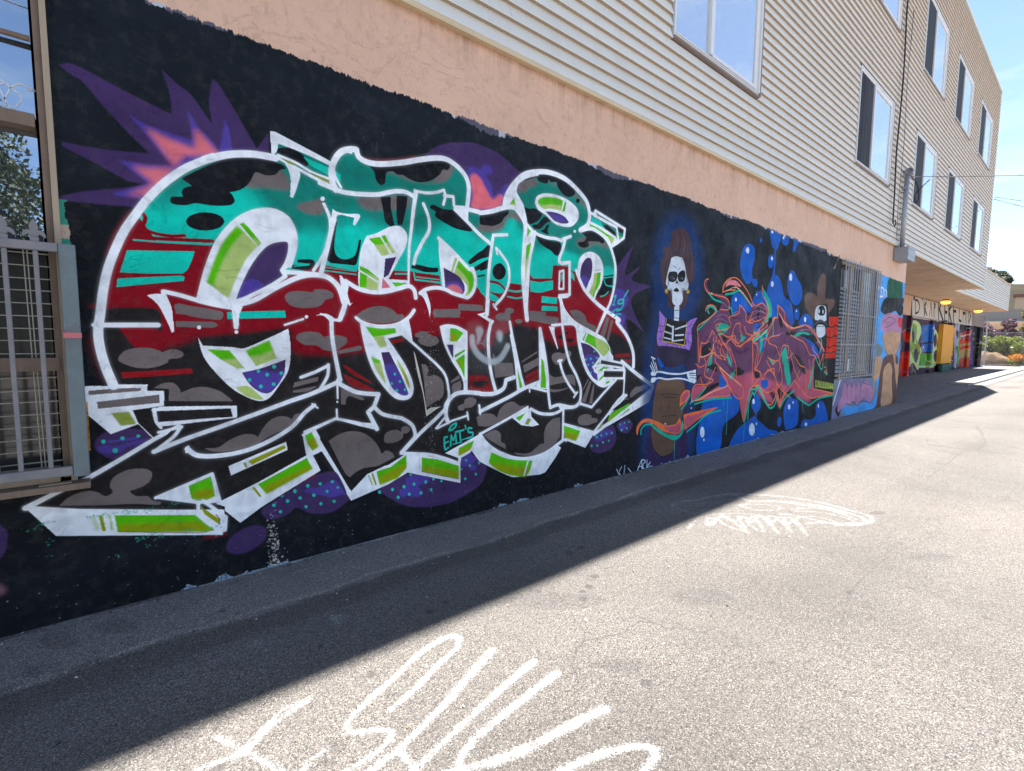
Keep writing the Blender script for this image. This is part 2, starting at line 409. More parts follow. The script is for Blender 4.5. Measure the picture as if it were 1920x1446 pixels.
S greytaupe L 915!,880 960,890 980,940 970,990 1040,980 1100,1020 1120,1100 1105,1180 1040,1220 990,1255 960!,1270 950,1150 935,1000
P greytaupe L 1185,1030 1255,980 1265,1010 1185,1055
P greytaupe L 1200,1060 1270,1030 1278,1080 1270,1110 1200,1150 1190,1090
P reddim L 635,665 750,645 760,675 650,698
P reddim L 700,720 790,708 795,716 705,730
# smiley and black K body
S reddim b=2 M 150!,1080 140!,985 250,985 320!,1000 330!,1060 365!,1130 130!,1125
S letterblack b=2 M 160,1040 250,1025 320,1035 280,1085 220,1095 180,1080
P red b=2 M 350,480 510,490 520,560 440,620 350,640
S greytaupe M 355!,785 375!,800 375!,870 535!,870 550!,980 380!,1005
S greytaupe M 200!,700 260,680 300!,570 310!,580 280,760 300!,780 290!,800 270,710
P greytaupe M 615,855 755,765 760,780 620,868
P greytaupe M 630,895 770,820 770,890 640,960
P reddim b=1 M 650,985 770,925 772,955 655,1020
P reddim b=1 M 655,1030 775,970 775,1000 660,1065
S greytaupe M 855!,955 880,980 920,1000 1000,985 1070,975 1095,1000 1105!,1080 1040,1050 960,1055 870!,1075 860!,1000
S greytaupe M 870!,1105 950,1110 1050!,1090 1000,1115 920,1135 875!,1130
S greytaupe M 890,835 900,790 950,775 1000,785 1040,760 1065,775 1060,810 1020,830 990,870 930,885
E blackblot M 970,637 22,17
E blackblot M 1023,600 11,14
E blackblot M 1055,665 30,18
P greytaupe M 1165,1120 1215,1015 1225,1020 1180,1110
P greytaupe M 1160,1215 1230,1035 1250,1040 1195,1225
P greytaupe M 1225,1235 1265,1065 1275,1070 1255,1240
P greytaupe b=.6 M 1325,620 1385,455 1410,465 1365,650
P greytaupe b=.6 M 1380,660 1425,480 1446,490 1400,680
P redim2 b=1 P 1075,105 1190,95 1200,120 1080,130
P redim2 b=1 P 1150,145 1205,148 1205,170 1150,165
# top right loops
S blackblot K 345!,395 400,425 440,440 500,440 560,485 550,520 510,560 440,580 400,540 385,460
S blackblot K 475,590 520,580 570,520 600,515 640,550 600,570 560,610 530,625 490,620
S blackblot K 550,640 580,625 600,590 625,590 610,640 625!,675 600,670 560,650
S blackblot K 385!,180 500,135 600,130 700,150 780,190 850,260 860,300 845,320 800,335 750,310 700,240 690,200 640,200 620,175 615,205 580,212 530,190 510,160 450,175 400,190
E blackblot K 884,370 17,20
S blackblot K 905!,645 980,640 1060,660 1110,690 1125,740 1100,755 1080,740 1010,735 975,740 985,770 960,790 920,790 890,770 890,745 940,735 960,700 930,670
S blackblot K 500!,680 560,705 640,730 720,745 735,790 710,860 680,860 640,820 590,790 540,750
S blackblot K 0!,490 120,485 240,450 260,460 255,490 220,520 190,565 120,595 50,590 0,575
S blackblot K 0!,840 70,770 90!,780 95,830 60,860 0!,890
S blackblot K 0!,940 70!,900 75!,980 0!,1005
S blackblot K 1115!,1060 1120,1050 1205!,1035 1205!,1050
S blackblot K 1110!,1075 1200!,1060 1200!,1130 1150,1140 1195!,1150 1200,1190 1150!,1190 1140,1215 1105,1225 1085,1200 1090,1150
C tealbright w=2.5 K 1120,1080 1140,1130 1200,1145
C tealbright w=2.5 K 1160,1190 1130,1220 1090,1235
P blackblot K 1120,590 1150,585 1225,660 1225,700 1150,680
P tealbright K 1010,515 1090,555 1130,640 1160,660 1100,630 1010,560
P greytaupe K 1065,490 1240,600 1300,620 1290,665 1240,640 1060,520
P blackblot K 1250,610 1300,630 1290,668 1240,640
# lower blobs of grey
S greytaupe C 320!,718 360,680 420,650 480,637 530,645 570,665 610,645 595,610 610,570 660,535 720,518 790,518 825,540 815,580 780,610 730,630 705,640 740,665 800,665 830,690 870,698 865,712 820,712 760,708 700,708 550,715
S greytaupe Q 10!,428 120,420 200,370 280,330 350,312 410,318 440!,338 480,270 530,210 600,175 670,175 710!,195 740,155 800!,148 770,200 700,260 600,300 500,350 420,400 300,435 180,452 80,452
S greytaupe Q 1005!,370 1070,325 1150,295 1230,293 1300,315 1370,370 1415,440 1425,470 1446!,455 N 600,600 650,620 675!,660 600,700 520,740 400,760 320,800 270!,845 230,810 180,720 130,620
S greytaupe N 578,510 590,450 640,420 700,415 730,430 735,395 770,380 810,395 810,425 780,447 755,450 745,490 700,520 640,535 590,530
S greytaupe N 1245,205 1270,188 1300,175 1310,140 1360,120 1410,140 1408,175 1370,210 1310,220 1290,240 1255,235
S greytaupe M 165!,1435 200,1370 270,1330 350,1330 395!,1365 420,1290 480,1235 540,1220 580,1245 600!,1260 660!,1258 500,1350 380,1420 300!,1446
S greytaupe P 30!,750 80,720 130,708 165,740 170,800 200,820 207!,860 150,830 80,790
S greytaupe P 270!,885 350,895 400,885 440,855 480,820 510,812 510,740 530,670 580,620 640!,605 640!,760 600,810 540,860 480,890 400,912 300,905
S greytaupe P 780,640 790,600 840,580 885,590 890,610 930,615 937,640 900,655 860,670 800,665
E greytaupe P 945,557 25,20
S greytaupe P 1195!,450 1200,410 1240,365 1275,360 1310,345 1340,355 1320,380 1260,410 1220,440
P greytaupe P 1150,465 1190,450 1170,480 1130,495
# --- white bevel areas with green
S white D 80!,1300 130,1110 200,930 330,790 470,700 600,700 700,770 745,870 735,980 690!,1090 655!,1110 640!,1140 500,1230 340!,1340 290!,1360
S greenlime b=.5 D 135!,1190 170,1090 240,930 340!,805 390!,850 480!,945 400,1040 330,1180 285!,1300 200,1240
S green b=2.5 D 135!,1190 170,1090 240,930 340!,810 385!,850 300,950 230,1080 180!,1215
P green D 360,795 385,785 430,830 505,925 485,945 430,880
P greenlime b=1 D 440,880 505,925 485,945
S violetdark D 335!,1305 370,1190 440,1050 520,950 600,910 670,905 695,950 680,1010 640!,1110 650!,1145 560,1220 430,1270
S violet b=1.5 D 335!,1305 370,1210 430,1170 480,1175 520,1215 440,1265
S white E 75!,475 110!,535 300,545 400,550 690!,420 705,560 690,700 630,800 560,890 490,910 400,880 300,820 180,700 110,600
P greenlime E 140,560 290,568 395,690 340,690 250,640
P green b=1 E 140,560 290,568 335,625 230,628
P greenlime E 400,570 560,500 612,620 470,675
P green b=1.5 E 400,568 560,500 580,570 500,600 425,612
S violetdark E 375!,718 500,690 670!,630 660,720 610,810 560,855 500,850 430,800
S violet b=1 E 395,720 500,705 560,705 610,720 665,700 645,760 600,820 550,850 500,845 430,790
S greenlime E 330!,820 410,808 470,850 525!,900 480,900 400,875
E teal E 487,708 12,12
E teal E 592,678 14,13
E teal E 546,733 13,13
E teal E 641,722 12,12
E teal E 426,768 13,12
E teal E 503,812 14,13
E teal E 590,796 13,12
# T counter
S white J 350!,1140 370,1000 420!,880 520,850 620,800 700,788 760,820 790,890 770,990 720,1080 620!,1270 800!,1280 800!,1335 600,1370 350!,1345 345,1240
P green J 440,905 540,888 585,960 500,965
P greenlime b=1 J 490,960 585,955 635,1045 555,1060
P green J 555,880 590,872 620,940 590,945
P greenlime b=.6 J 590,940 625,935 685,1030 650,1040
P violetdark J 590,1085 690,1070 620,1230 575,1260
P green J 360,1150 430,1180 525,1260 525,1285 360,1185
P greenlime J 400,1195 530,1260 530,1290
P green J 360,1205 430,1240 425,1350 358,1345
P greenlime b=.8 J 420,1240 525,1305 525,1365 420,1355
P pink J 565,1255 635,1345 558,1355
P green J 650,1298 785,1305 785,1325 680,1338
# triangle counter of R
S white J 1072!,900 1180,1000 1300,1110 1380,1200 1410,1300 1380,1400 1340,1440 1280,1430 1110!,1370 1090,1200 1075,1050
S greenlime J 1185!,1200 1220!,1070 1320,1150 1390,1240 1395,1330 1370,1400 1310!,1425 1335,1350 1300,1290
S green b=.8 J 1255!,1095 1340,1170 1390,1260 1385,1360 1340!,1420 1345,1320 1310,1240 1230!,1160
L white w=3.5 J 1250,1085 1205,1210
S violetdark J 1115!,1165 1180,1200 1260,1250 1305,1330 1300,1390 1270,1410 1200,1400 1135!,1370
S violet b=.8 J 1135!,1310 1180,1290 1240,1290 1290,1330 1300,1380 1270,1410 1135,1375
S pink b=1.2 J 1150,1340 1200,1318 1250,1330 1285,1375 1270,1405 1200,1395 1150,1370
# stripes between R and N
S white F 740!,350 760,450 755,600 770,700 755!,920 735,700 745,560 740,450 690!,370 640!,365 650,320 700!,280
S white K 205!,430 220,350 280,230 350,160 430,105 560,88 700,125 800,180 870,240 920,310 860,270 760,190 640,140 540,130 430,145 350,200 330,280 340,400 350!,445 260!,440
P greenlime K 260,415 310,340 335,430
P green b=1 K 265,405 308,340 320,390
P white K 400,560 500,650 480,760 440,1010 425,1440 405,1350 390,1100 400,800
P green K 420,590 460,640 425,700
P green b=.6 K 410,780 465,745 440,870 410,1000
P greenlime b=1 K 405,920 440,870 425,1000 412,1130
# eye loop
S white K 505,390 520,340 580,315 680,325 780,365 860,430 885,490 870,545 820,590 750,590 670,560 600,490 530,440
S greenlime K 525,385 540,350 600,335 700,345 750!,370 735!,460 640,440 570,440
S green b=.7 K 525,385 540,350 600,335 700,345 750!,370 740!,415 640,400 560,410
P green K 765,378 780,385 765,465 742,468 755,420
S violetdark K 595!,465 680,475 760,510 805!,565 780,575 700,570 640,530
S violet b=.7 K 620!,480 690,490 760,520 790!,560 720,555 660,530
# oval
S white K 890,1010 900,920 940,860 1000,842 1060,870 1100,940 1105,1030 1090,1120 1050,1200 1030!,1260 960!,1200 910,1100
S violetdark K 905,1040 920,950 960,890 1000,890 1015,950 1005,1050 980,1110 950!,1185 920,1120
S violet b=.8 K 910,1070 930,1045 965,1060 985,1090 950!,1180 920,1120
P greenlime K 1030,1025 1090,1015 1080,1120 1025,1255 975,1215 1020,1120
P green K 1060,1022 1092,1015 1085,1110 1040,1240 1010,1245 1050,1130
L stain w=1 K 1035,1003 1095,990
# bracket right
S white K 985!,570 1225,700 1250,720 1240,760 1195,790 1120,680 1050,630 985!,610
P green K 990,572 1060,610 1215,710 1200,740 1120,670 1060,630 990,605
P greenlime K 1150,690 1215,715 1190,765
P green K 1240,680 1285,690 1240,725
# lower K counters (L)
S white L 330!,460 380!,500 400,640 430,780 480,930 560,1050 650,1150 740,1190 800,1185 830,1130 830,1060 790,970 720,850 660,760 600!,650 740!,610 840!,690 820,560 800!,470 700,520 560,540 450,530
P green b=.6 L 408,540 560,560 680,555 690,600 570,625 480,640
P greenlime b=1 L 480,635 575,622 605,720 545,735
S greenlime L 458!,810 545!,850 570,950 600!,1075 540,1010 490,920
P green b=1.5 L 458,810 540,845 545,870 480,870
S greenlime L 690!,825 760,930 820,1040 810!,1110 770,1020 720,920
P greenyellow b=1 L 730,900 800,1000 815,1060 805,1105 770,1020
S violetdark L 552!,775 625!,770 680,880 740,1000 800!,1150 770,1165 720,1150 650,1090 600,960
S violet b=1 L 585,900 640,880 680,900 740,1000 800!,1150 770,1165 720,1150 650,1090 600,970
E teal L 677,972 12,14
E teal L 649,1056 12,14
E teal L 722,1038 12,13
E teal L 695,1117 12,13
E teal L 766,1112 11,12
P letterblack L 605,640 740,615 860,700 850,760 730,850 680,800
P reddim L 635,665 750,645 760,675 650,698
# R leg counter
S white L 1088!,545 1150,530 1240,545 1325!,590 1325!,1130 1300!,1130 1300,1040 1250,950 1200,850 1130,720
P green L 1175,555 1230,560 1295,600 1240,675 1175,675
P greenyellow b=1.5 L 1175,600 1235,610 1240,670 1175,675
P violetdark L 1145,703 1203,705 1203,830 1190,810
P green L 1215,800 1310,745 1310,765 1220,825
P green L 1225,845 1308,790 1308,1010 1275,930
P greenyellow b=1.2 L 1235,850 1280,840 1275,920
# M strips
P white M 515,500 530,560 580,790 640,1080 650,1090 600,1110 575,1100 560,900 520,620
P green M 568,850 590,930 625,1090 600,1100 585,1000
P white M 783,560 800,640 830,760 850,1000 858,1110 690,1090 785,1030 780,800
P green M 795,830 815,850 835,1010 840,1098 790,1095 790,960
P green M 735,1065 755,1055 750,1085 725,1075
# lower right oval
S white M 1115!,540 1180,550 1260,590 1340,630 1400,700 1425,780 1446!,810 1446!,1060 1360,1085 1290,1060 1220,970 1160,830 1140,680
S green b=.8 M 1205!,580 1290,610 1360,660 1400,710 1412!,750 1360!,815 1290,740 1210,690 1165!,660
S greenlime b=1.2 M 1290,640 1385,700 1400,760 1360!,812 1300,745
L white w=3 M 1215,588 1185,668
S violetdark M 1150!,685 1230,710 1300,770 1325!,810 1265!,900 1270!,950 1305!,975 1310!,1035 1260,1000 1200,880
S violet b=.8 M 1190,850 1200,800 1240,790 1270,805 1320,810 1260,890 1265!,950 1305!,975 1310!,1030 1260,990 1210,900
E teal M 1275,767 9,9
E teal M 1243,833 11,10
E teal M 1198,840 10,10
E teal M 1298,825 9,10
E teal M 1220,888 10,11
E teal M 1262,870 9,10
E teal M 1242,960 9,11
P green P 905,200 950,150 955,180 915,235
P green P 945,235 985,200 1035,210 990,225 960,240
P green P 950,300 985,265 985,290 950,320
P green P 1005,325 1040,310 1030,335 1000,340
# --- white drop side at the bottom
P white O 50,955 170,955 C 380,745 O 420,955 422,995 418,1003 105,1005
P green C 620,770 1060,768 1120,820 1165,848 1100,858 640,860
P greenyellow b=3 C 640,820 1080,805 1150,845 1100,856 645,858
P greenyellow C 535,770 555,770 575,855 555,855
P greenlime b=2 C 495,775 510,775 540,850 520,850
P greenlime b=1 C 590,770 600,770 615,850 600,850
L white w=4 C 1070,765 1165,840
P greenyellow C 1085,720 1190,790 1190,820 1110,765
L red w=1.5 C 1170,765 1192,790 1188,820
L red w=1.2 C 640,858 1080,865 1160,850
P white C 445,95 470,60 800,60 800,95 890,95 890,175 720,200 750,270 835,350 800,365 C 760,320 600,330 480,230
P greytaupe C 478,95 600,84 765,78 765,95 600,108 480,118
P greytaupe C 525,155 865,115 865,160 530,192
P greenolive b=.6 C 600,215 700,207 740,275 655,285
P white C 845,675 1150,545 1190,690 1150,700 1070,690 950,682
P green C 1022,610 1145,555 1165,665 1105,695 1040,680
P greenyellow b=3 C 1050,640 1155,620 1160,665 1105,690 1045,675
P white Q 105,868 440,700 830,482 885,482 940,605 470,895 300,1022
P green Q 440,715 830,505 875,590 510,790
P greenyellow b=3 Q 480,740 860,560 875,592 515,792
P greenyellow Q 392,742 412,735 470,810 455,818
P white Q 795,315 905,280 1185,770 N 440,800 770,630 1270,650 1270,895 790,800 620,905 280,1055 0,610 O 584,865 Q 825,480
P letterblack Q 905,285 1065,195 1200,210 1446,280 1446,570 1300,640 1220,700 1185,770
P letterblack Q 880,485 950,452 1060,620 1140,800 1120,820 940,600
S violetdark Q 930,620 1000,612 1070,625 1150,790 1100,800 1000,700
P letterblack N 270,955 340,820 460,780 620,730 770,635 740,620 860,480 850,400 750,300 500,210 180,320 0,420 0,500
P letterblack N 750,615 1130,240 1400,240 1446,450 1140,625 1250,670 1250,725 1060,670 850,625
P green Q 815,325 870,298 920,415 875,445 835,390
P greenyellow b=2 Q 830,370 895,340 920,415 875,445
P green N 510,790 640,750 780,640 780,760 700,850 540,910
P greenyellow b=3 N 530,850 780,710 775,765 690,850 545,908
P greenyellow N 465,808 480,805 515,912 500,915
P greenyellow N 432,820 440,820 478,915 468,915
P green N 920,665 1060,680 1255,740 1255,855 1100,825 920,785
P greenyellow b=3 N 920,740 1255,790 1255,850 1100,822 920,783
L greenlime w=1 N 900,665 900,780
L red w=1.2 N 920,790 1100,828 1255,858
P white Q 205,570 665,375 678,440 225,645
P greenyellow Q 362,530 650,402 665,425 395,558
P greenolive Q 322,545 345,542 358,580 340,580
# bottom mid (N right, P)
P white N 1130,625 1446,450 O 990,763 1000,800 1040,830 1056,843 1020,889 P 250,1085 0,965 O 884,845 N 1360,620 1270,670 1255,670
P green N 1253,580 1395,508 1360,590 1255,650
P greenyellow b=1.5 N 1255,600 1370,560 1350,600 1255,648
P letterblack P 0,745 375,520 540,560 660,545 660,780 560,870 450,925 300,930 150,870 40,800
P white P 255,610 380,530 405,545 410,600 470,665 420,680 330,670
P green P 285,610 365,570 315,637
P greenolive P 358,660 380,615 407,620 385,665
S green P 90!,885 200,930 300,945 420!,950 370,1070 250,1065 150,1030 70!,970
S greenyellow b=3 P 75!,970 180,980 300,1000 400!,1000 370!,1068 250,1063 150,1028
L white w=3 P 385,950 350,1068
P white P 665,655 905,725 1350,400 1390,365 1345,485 905,745 840,850 685,790
P green P 665,670 800,715 765,795 675,765
P greenyellow b=2 P 668,720 790,740 765,793 680,765
P green P 1035,580 1195,490 1190,550 1015,660
P greenyellow b=2 P 1025,620 1190,530 1188,550 1015,658
P greenolive P 930,700 985,645 970,690 940,705
P letterblack P 1150,300 1130,165 1180,200 1375,365 1200,470 1045,560 1140,410
P white P 1085,470 1140,425 1170,430 1030,575 1000,600
P green P 1090,490 1145,435 1120,475 1080,510
P letterblack P 670,540 790,500 890,525 1085,310 1140,330 1135,410 905,715 670,650
S greytaupe P 1195!,450 1200,410 1240,365 1275,360 1310,345 1340,355 1320,380 1260,410 1220,440
P greytaupe P 1150,465 1190,450 1170,480 1130,495
S greytaupe P 780,640 790,600 840,580 885,590 890,610 930,615 937,640 900,655 860,670 800,665
E greytaupe P 945,557 25,20
S greytaupe P 30!,750 80,720 130,708 165,740 170,800 200,820 207!,860 150,830 80,790
S greytaupe P 270!,885 350,895 400,885 440,855 480,820 510,812 510,740 530,670 580,620 640!,605 640!,760 600,810 540,860 480,890 400,912 300,905
S greytaupe Q 1005!,370 1070,325 1150,295 1230,293 1300,315 1370,370 1415,440 1425,470 1446!,455 N 600,600 650,620 675!,660 600,700 520,740 400,760 320,800 270!,845 230,810 180,720 130,620
S greytaupe N 578,510 590,450 640,420 700,415 730,430 735,395 770,380 810,395 810,425 780,447 755,450 745,490 700,520 640,535 590,530
S greytaupe N 1245,205 1270,188 1300,175 1310,140 1360,120 1410,140 1408,175 1370,210 1310,220 1290,240 1255,235
UNCLIP
# --- white outlines
C white w=15,13 B 770,1170 715,1040 680,920 665,800 680,680 700,520 740,350 830,140 925,0 A 1000,1060 1120,945 1270,845 1446,775 D 120,362 280,325 450,322 600!,348
L white w=9 B 640,757 1070,757
S white B 995!,555 1050,545 1090,545 1090!,520 1110!,522 1130,560 1165,650 1180!,800 1165!,810 1130,730 1070,620
C white w=8 B 1110!,530 1220,555 1340,590 1446,615 E 80,232 200,260 320!,280 335!,410
S white E 300!,270 380!,270 355!,330 355!,400 335!,408
E white B 1349,773 15,14
E white E 337,443 14,12
C white w=7 D 80,1300 130,1110 200,930 300,800 400,730 500,700 600,705 690,760 735,860 735,960 700,1080
C white w=7 D 310,1340 350,1220 430,1060 530,940 620,905 690,910 700,970 680,1050 645!,1110 670!,1150 560,1220 420,1290 340,1350
C white w=9 D 330,1345 460,1310 600,1230 750,1160 860,1140 960,1160 1030,1230 1065,1330 E 1075,250 1040!,355
C white w=8 D 665!,1120 860,1135 940,1150
C white w=6 D 930,660 965,740 975,820 960,900 930,1000 860,1110
C white w=9 D 1000,760 975,860 950,970 910,1130
S white J 95!,740 115!,635 150,660 250,680 345,680 362,705 320,780 300,775 310!,715 200,690 160!,690 130,740 90,800
E white J 23,543 21,21
S white D 565!,165 600!,170 760,255 980,375 990!,410 800,320 620!,250 612,300 575!,340
S white D 660!,375 765,440 750,540 720!,620 700!,610 705,500 690,430
C white w=5 D 620,330 740,380 860,450 1000,500
C white w=6 D 600,335 750,420 900,500 1040,570
P greenolive D 630,342 720,380 750,405 690,385
P greenolive D 830,442 1000,512 1005,538 920,500
C white w=12,9 J 140,460 110,380 105,280 140,180 200,115 280,95 330!,100 350,165 420,210 540,230 750,215 900,190 1060,175 1160,195 1260,270 1325,360 1345,460 1330,620
C white w=5 J 105,260 150,150 230,115 280,125
C white w=5 J 120,260 140,350 190,440
C white w=9,8 J 0,400 120,450 200,480 340,500 520,505 620,485 700,475 780,485 850!,525
C white w=9,4 J 865!,500 845,640 825,820 805,1000 800,1340
P white J 850,450 885,475 880,530 850,560 840,500
C white w=5.5 J 870!,475 960,490 1050,485 1120!,465 1135!,520 1115!,595
C white w=6 J 1125!,515 1205!,525 1210!,600 1230,640
P white J 1200,600 1340,610 1340,770 1320,760 1240,670
C white w=7 J 1220,640 1340,760 1446,870 K 100,760
C white w=6.5 J 850,1130 870,1050 930,930 985,830 985,730 960,650 935,590
C white w=8,10 J 1340!,640 1446,665 K 0,478 100,465 200,435 280,425 340,450 390,510 410,600 400,800 390,1000 400,1200 425,1440
C white w=6 K 325,300 330,400 370,500 430,590 500,660 600,700 680,710 740!,730
C white w=4 K 345,200 320,290 340,420
C white w=9 K 215,430 240,320 310,210 400,130 520,105 640,115 770,170 880,270 960,370 985,450 990,520 970,590 905!,635
C white w=7 K 340,200 420,150 520,125
C white w=6 K 740!,720 820!,690
C white w=6.5 K 770!,720 750,800 720,880 715!,920 740!,935 810!,925 810!,1210 790!,1230 715!,1240
C white w=4.5 K 720!,1010 755!,1000 755!,1165 715!,1165 720!,1020
P red K 727,1020 745,1020 745,1155 722,1155
P tealbright K 730,1030 745,1030 743,1080 730,1105
C white w=5 K 505,390 520,340 580,315 680,325 780,365 860,430 885,490 870,545 820,590 750,590 670,560 600,490 530,440 505,390
E white K 856,645 12,14
C white w=5.5 K 150,800 200,860 250,940 265,1040 255,1130 210,1230 130,1320
L white w=4 K 120,1305 150,1350
L white w=4 K 145,795 155,850
C white w=6,8 K 245!,675 120!,680 100,830 80,1000 70,1200 60,1400 M 315,300 305,430
C white w=5.5 K 500!,650 480,760 450,900 435,1050 420,1400
C white w=5 K 890,1010 900,920 940,860 1000,842 1060,870 1100,940 1105,1030 1090,1120 1050,1200 1030!,1260
C white w=7,8 K 870,1000 900,1080 950,1180 1050,1290 1150,1370 1260,1446 F 1200,930 1250,1000 1280,1080 1282,1150
C white w=7,6 K 910!,640 1000,620 1080,660 1150,730 1200,850 1225,980 1215,1130 1180,1280 1140!,1370 1105!,1446 M 1290,610
C white w=5.5 K 1195!,780 1240!,750 1300!,705 1310!,625 1045!,460 1030!,500 1235!,610 1250!,720
C white w=5 K 985!,560 1110,625 1225!,705
L white w=5 K 1000,480 1050,500
C white w=7 L 0,65 100,110 190,200 230,290 225,360 205!,430
S white L 175!,80 195!,80 260!,180 250,250 275!,335 295!,325 270!,355 240,330 230,380 185!,500 125!,495 120!,470 165!,470 210,380 215,280 190,180
C white w=8 L 230,130 350,200 480,230 600,225 720,195 800,175 850,210 865,280
C white w=7 L 905!,240 960,205 1050,190 1130,205 1200,240 1280,265 1340,275 1390,210 1405,120 1380,20 J 1350,1180 1200,1020 1072,900
L white w=5 L 1105,0 1118,200
S white L 895!,240 950!,210 970!,250 1000,360 993!,460 975,380 940,290
S white L 0!,420 60,430 120,470 125,600 155,800 205!,1035 170!,1020 130,820 100,600 95,510 40,450 0,435
C white w=6,7 L 325!,460 370,495 450,525 560,540 700,520 800,460 850!,395
C white w=7 L 375,500 400,640 440,800 500,950 590,1080 680,1170 750,1190 810,1170 830,1100 810,1010 760,900 690,790 600!,660
C white w=5 L 600!,640 740!,608 850,700 950,790 1050,880 1120,960 1150,1040 1165,1180 1130,1260 1140,1390
S whitedirty L 845!,760 860!,790 900,950 930,1100 965!,1300 1000,1275 1095!,1265 1050,1290 960!,1355 930,1150 880,960
C white w=4 L 1090!,545 1150,530 1240,545 1325!,590 1325,1130
C white w=4.5 L 1095,560 1130,700 1200,850 1270,960 1305,1050 1305,1140
L white w=6 E 775,750 870,715 960,670
C white w=6 E 960!,665 955,740 905,830
C white w=8 C 835!,425 1000,358 E 200,1095 470,998 700,912 850,860 1020!,785 1150,850 1300!,865 1270!,950 1230!,985 1290!,1100
S white E 1260!,1060 1300!,1110 1170!,1080 1010!,1035 1030!,1025 1160!,1055
C white w=7 E 1270!,950 1330,1000 1446,1025 N 740,310 830,370 860,450 850!,490 735!,620
C white w=5 E 800!,1120 1010!,1030 1160!,1058 1285!,1095
L white w=3.5 L 155,1020 160,1190
E white L 156,1222 10,9
L white w=3.5 L 150,1290 155,1370
C white w=9,7 E 5!,1235 60,1275 150,1285 300,1270 450,1230 600,1160 720,1080 800,990 865!,940
L white w=3 E 850,930 888,958
L white w=5 E 0,1255 10,1222
L white w=4 E 665,395 790,355
E white E 812,340 12,12
S white E 875!,330 940,318 1000,350 980!,375 940,335
C white w=7 E 980,370 985,480 1005,600 1040,790
C white w=10,6 C 140!,730 300,650 420!,595
C white w=9,7 C 420,597 478,567 640,475 835!,358 970,285
L white w=8,6 C 140,730 420,745 1080,750
C white w=6 C 1075!,700 1075!,760 1180!,840 1220!,850 1225!,780 1100!,690
C white w=6 C 845!,675 1150!,545 1190!,690 1075!,700 860!,672
L white w=6 C 1180,690 1115,700
C white w=4 Q 800!,320 880!,280 1065!,190
P white C 820,195 870,180 1285,175 1285,240 860,290
P letterblack C 848,205 1250,190 1262,235 850,265
C white w=6 C 835!,195 850!,290 870,295
P letterblack C 725,200 810,190 840,270 860,295 880,310 830,345 780,270
S letterblack C 930!,310 960,305 950,330 840!,410 835,400
C white w=6 C 980!,290 940,345 835!,425
L white w=5 C 860,320 985,290
C white w=6 N 735!,625 850,630 1000,640 1150,680 1255!,720 1265!,660
C white w=7 N 740!,620 900,450 1060,300 1130,230
C white w=4 N 1130,240 1150,320 1160!,345
C white w=4 N 1050!,400 1130,300
L white w=4 N 1060,400 1200,330 1335,285
L white w=3.5 N 1330,255 1340,322
L white w=3 N 1435,190 1446,260
C white w=7 N 1190!,120 1150,180 1140,280 1160!,345
C white w=8 L 1140,1280 1170,1200 1230,1150 1310,1135 1446,1145 M 250,1150 350,1150 420,1125 460,1090 475!,1025 550!,1000
C white w=7 M 240!,1310 500,1180 640,1100 780,1040
L white w=4 M 235,1255 242,1330
L white w=3.5 M 685,1085 690,1130
L white w=4 M 690,1090 855,1130
C white w=7 M 340,500 315,650 325,850 350,1000 385,1130
S white M 215!,430 300!,410 310!,460 370!,490 355!,520 280!,470
P green M 270,435 290,430 292,448
C white w=6 M 510,500 560,780 600,950 640,1090
C white w=5 M 520,620 560,850 575,1000 585,1110
C white w=6 M 785,560 820,740 850,960 860,1150 875!,1275 950,1250 1080,1270 1140,1220 1150,1100 1110,980 1050,860 1010,700 985!,530
L white w=5 M 780,560 785,1030
C white w=4.5 M 890!,530 985!,520 970!,330 955!,260 1055!,250
S white M 862!,540 915!,545 915,600 948!,745 940!,745 900,640
S white M 960!,280 980!,290 1010,380 1070,460 1130,510 1290,600 1370,650 1420,740 1446!,790 1380,690 1290,640 1130!,560 1090,530 990!,520
C white w=5 M 985!,520 1080,520 1115,560 1130,680 1160,820 1210,950 1280,1040 1360,1080 1446,1040
L white w=5 M 1370,410 1290,605
L white w=5 M 920,530 980,520
C white w=6,5 M 960,850 990,960 1040,1060 1105,1150
L white w=4 M 945,855 980,845
L white w=4 M 1090,1180 1120,1135
C white w=5 P 790!,495 890!,525 980,420 1085!,305
C white w=6 P 800,490 760,520 680,530 640,525
C white w=6,5 P 405!,540 480,575 570,580 630,560 665!,530 660!,780 690!,790
C white w=5 P 0,740 200,630 380!,525
C white w=6 P 0,740 60,820 160,890 280,930 400,930 520,890 620,820 665!,785
L white w=5 P 665,660 905,725
L white w=4.5 P 905,725 1140,430
L white w=5 P 910,745 1385,370
C white w=7 P 1130!,160 1250,260 1390!,365
L white w=4 P 1155,230 1145,420
L white w=4 P 1140,425 1170,430
L white w=4 P 1030,580 1170,430
P letterblack P 968,145 1130,175 1150,205 960,180
P letterblack P 990,232 1145,235 1140,287 985,288
C white w=4 P 965!,140 1135!,175 1150!,215 965!,188 900!,205 940!,255 945!,310
C white w=4 P 985!,228 1148!,230 1145!,295 985!,295 950!,330
C white w=3.5 P 965!,140 905!,200
P letterblack P 1050,550 1150,470 1200,455 1100,540
# smiley spray
C silver b=1.5 w=12 a=.85 M 170,640 180,720 230,800 330,860 410,840 460,780 490,720
S silver b=2 a=.8 M 205,560 240,540 270,570 260,620 230,690 210,700 215,640
S silver b=2 a=.85 M 390,600 410,575 440,590 445,640 430,680 400,660
S silver b=6 a=.10 M 130,520 250,500 260,600 160,680 120,650
S silver b=7 a=.1 M 350,470 500,480 490,620 460,700 370,690
S silver b=9 a=.07 M 130,700 500,700 500,900 250,960 140,900
# small writings
C teal w=3.5 N 1190,375 1230,355 1225,385 1190,415 1165,415 1190,375
C teal w=3.6 N 1150,480 1125,485 1130,590 1160,575
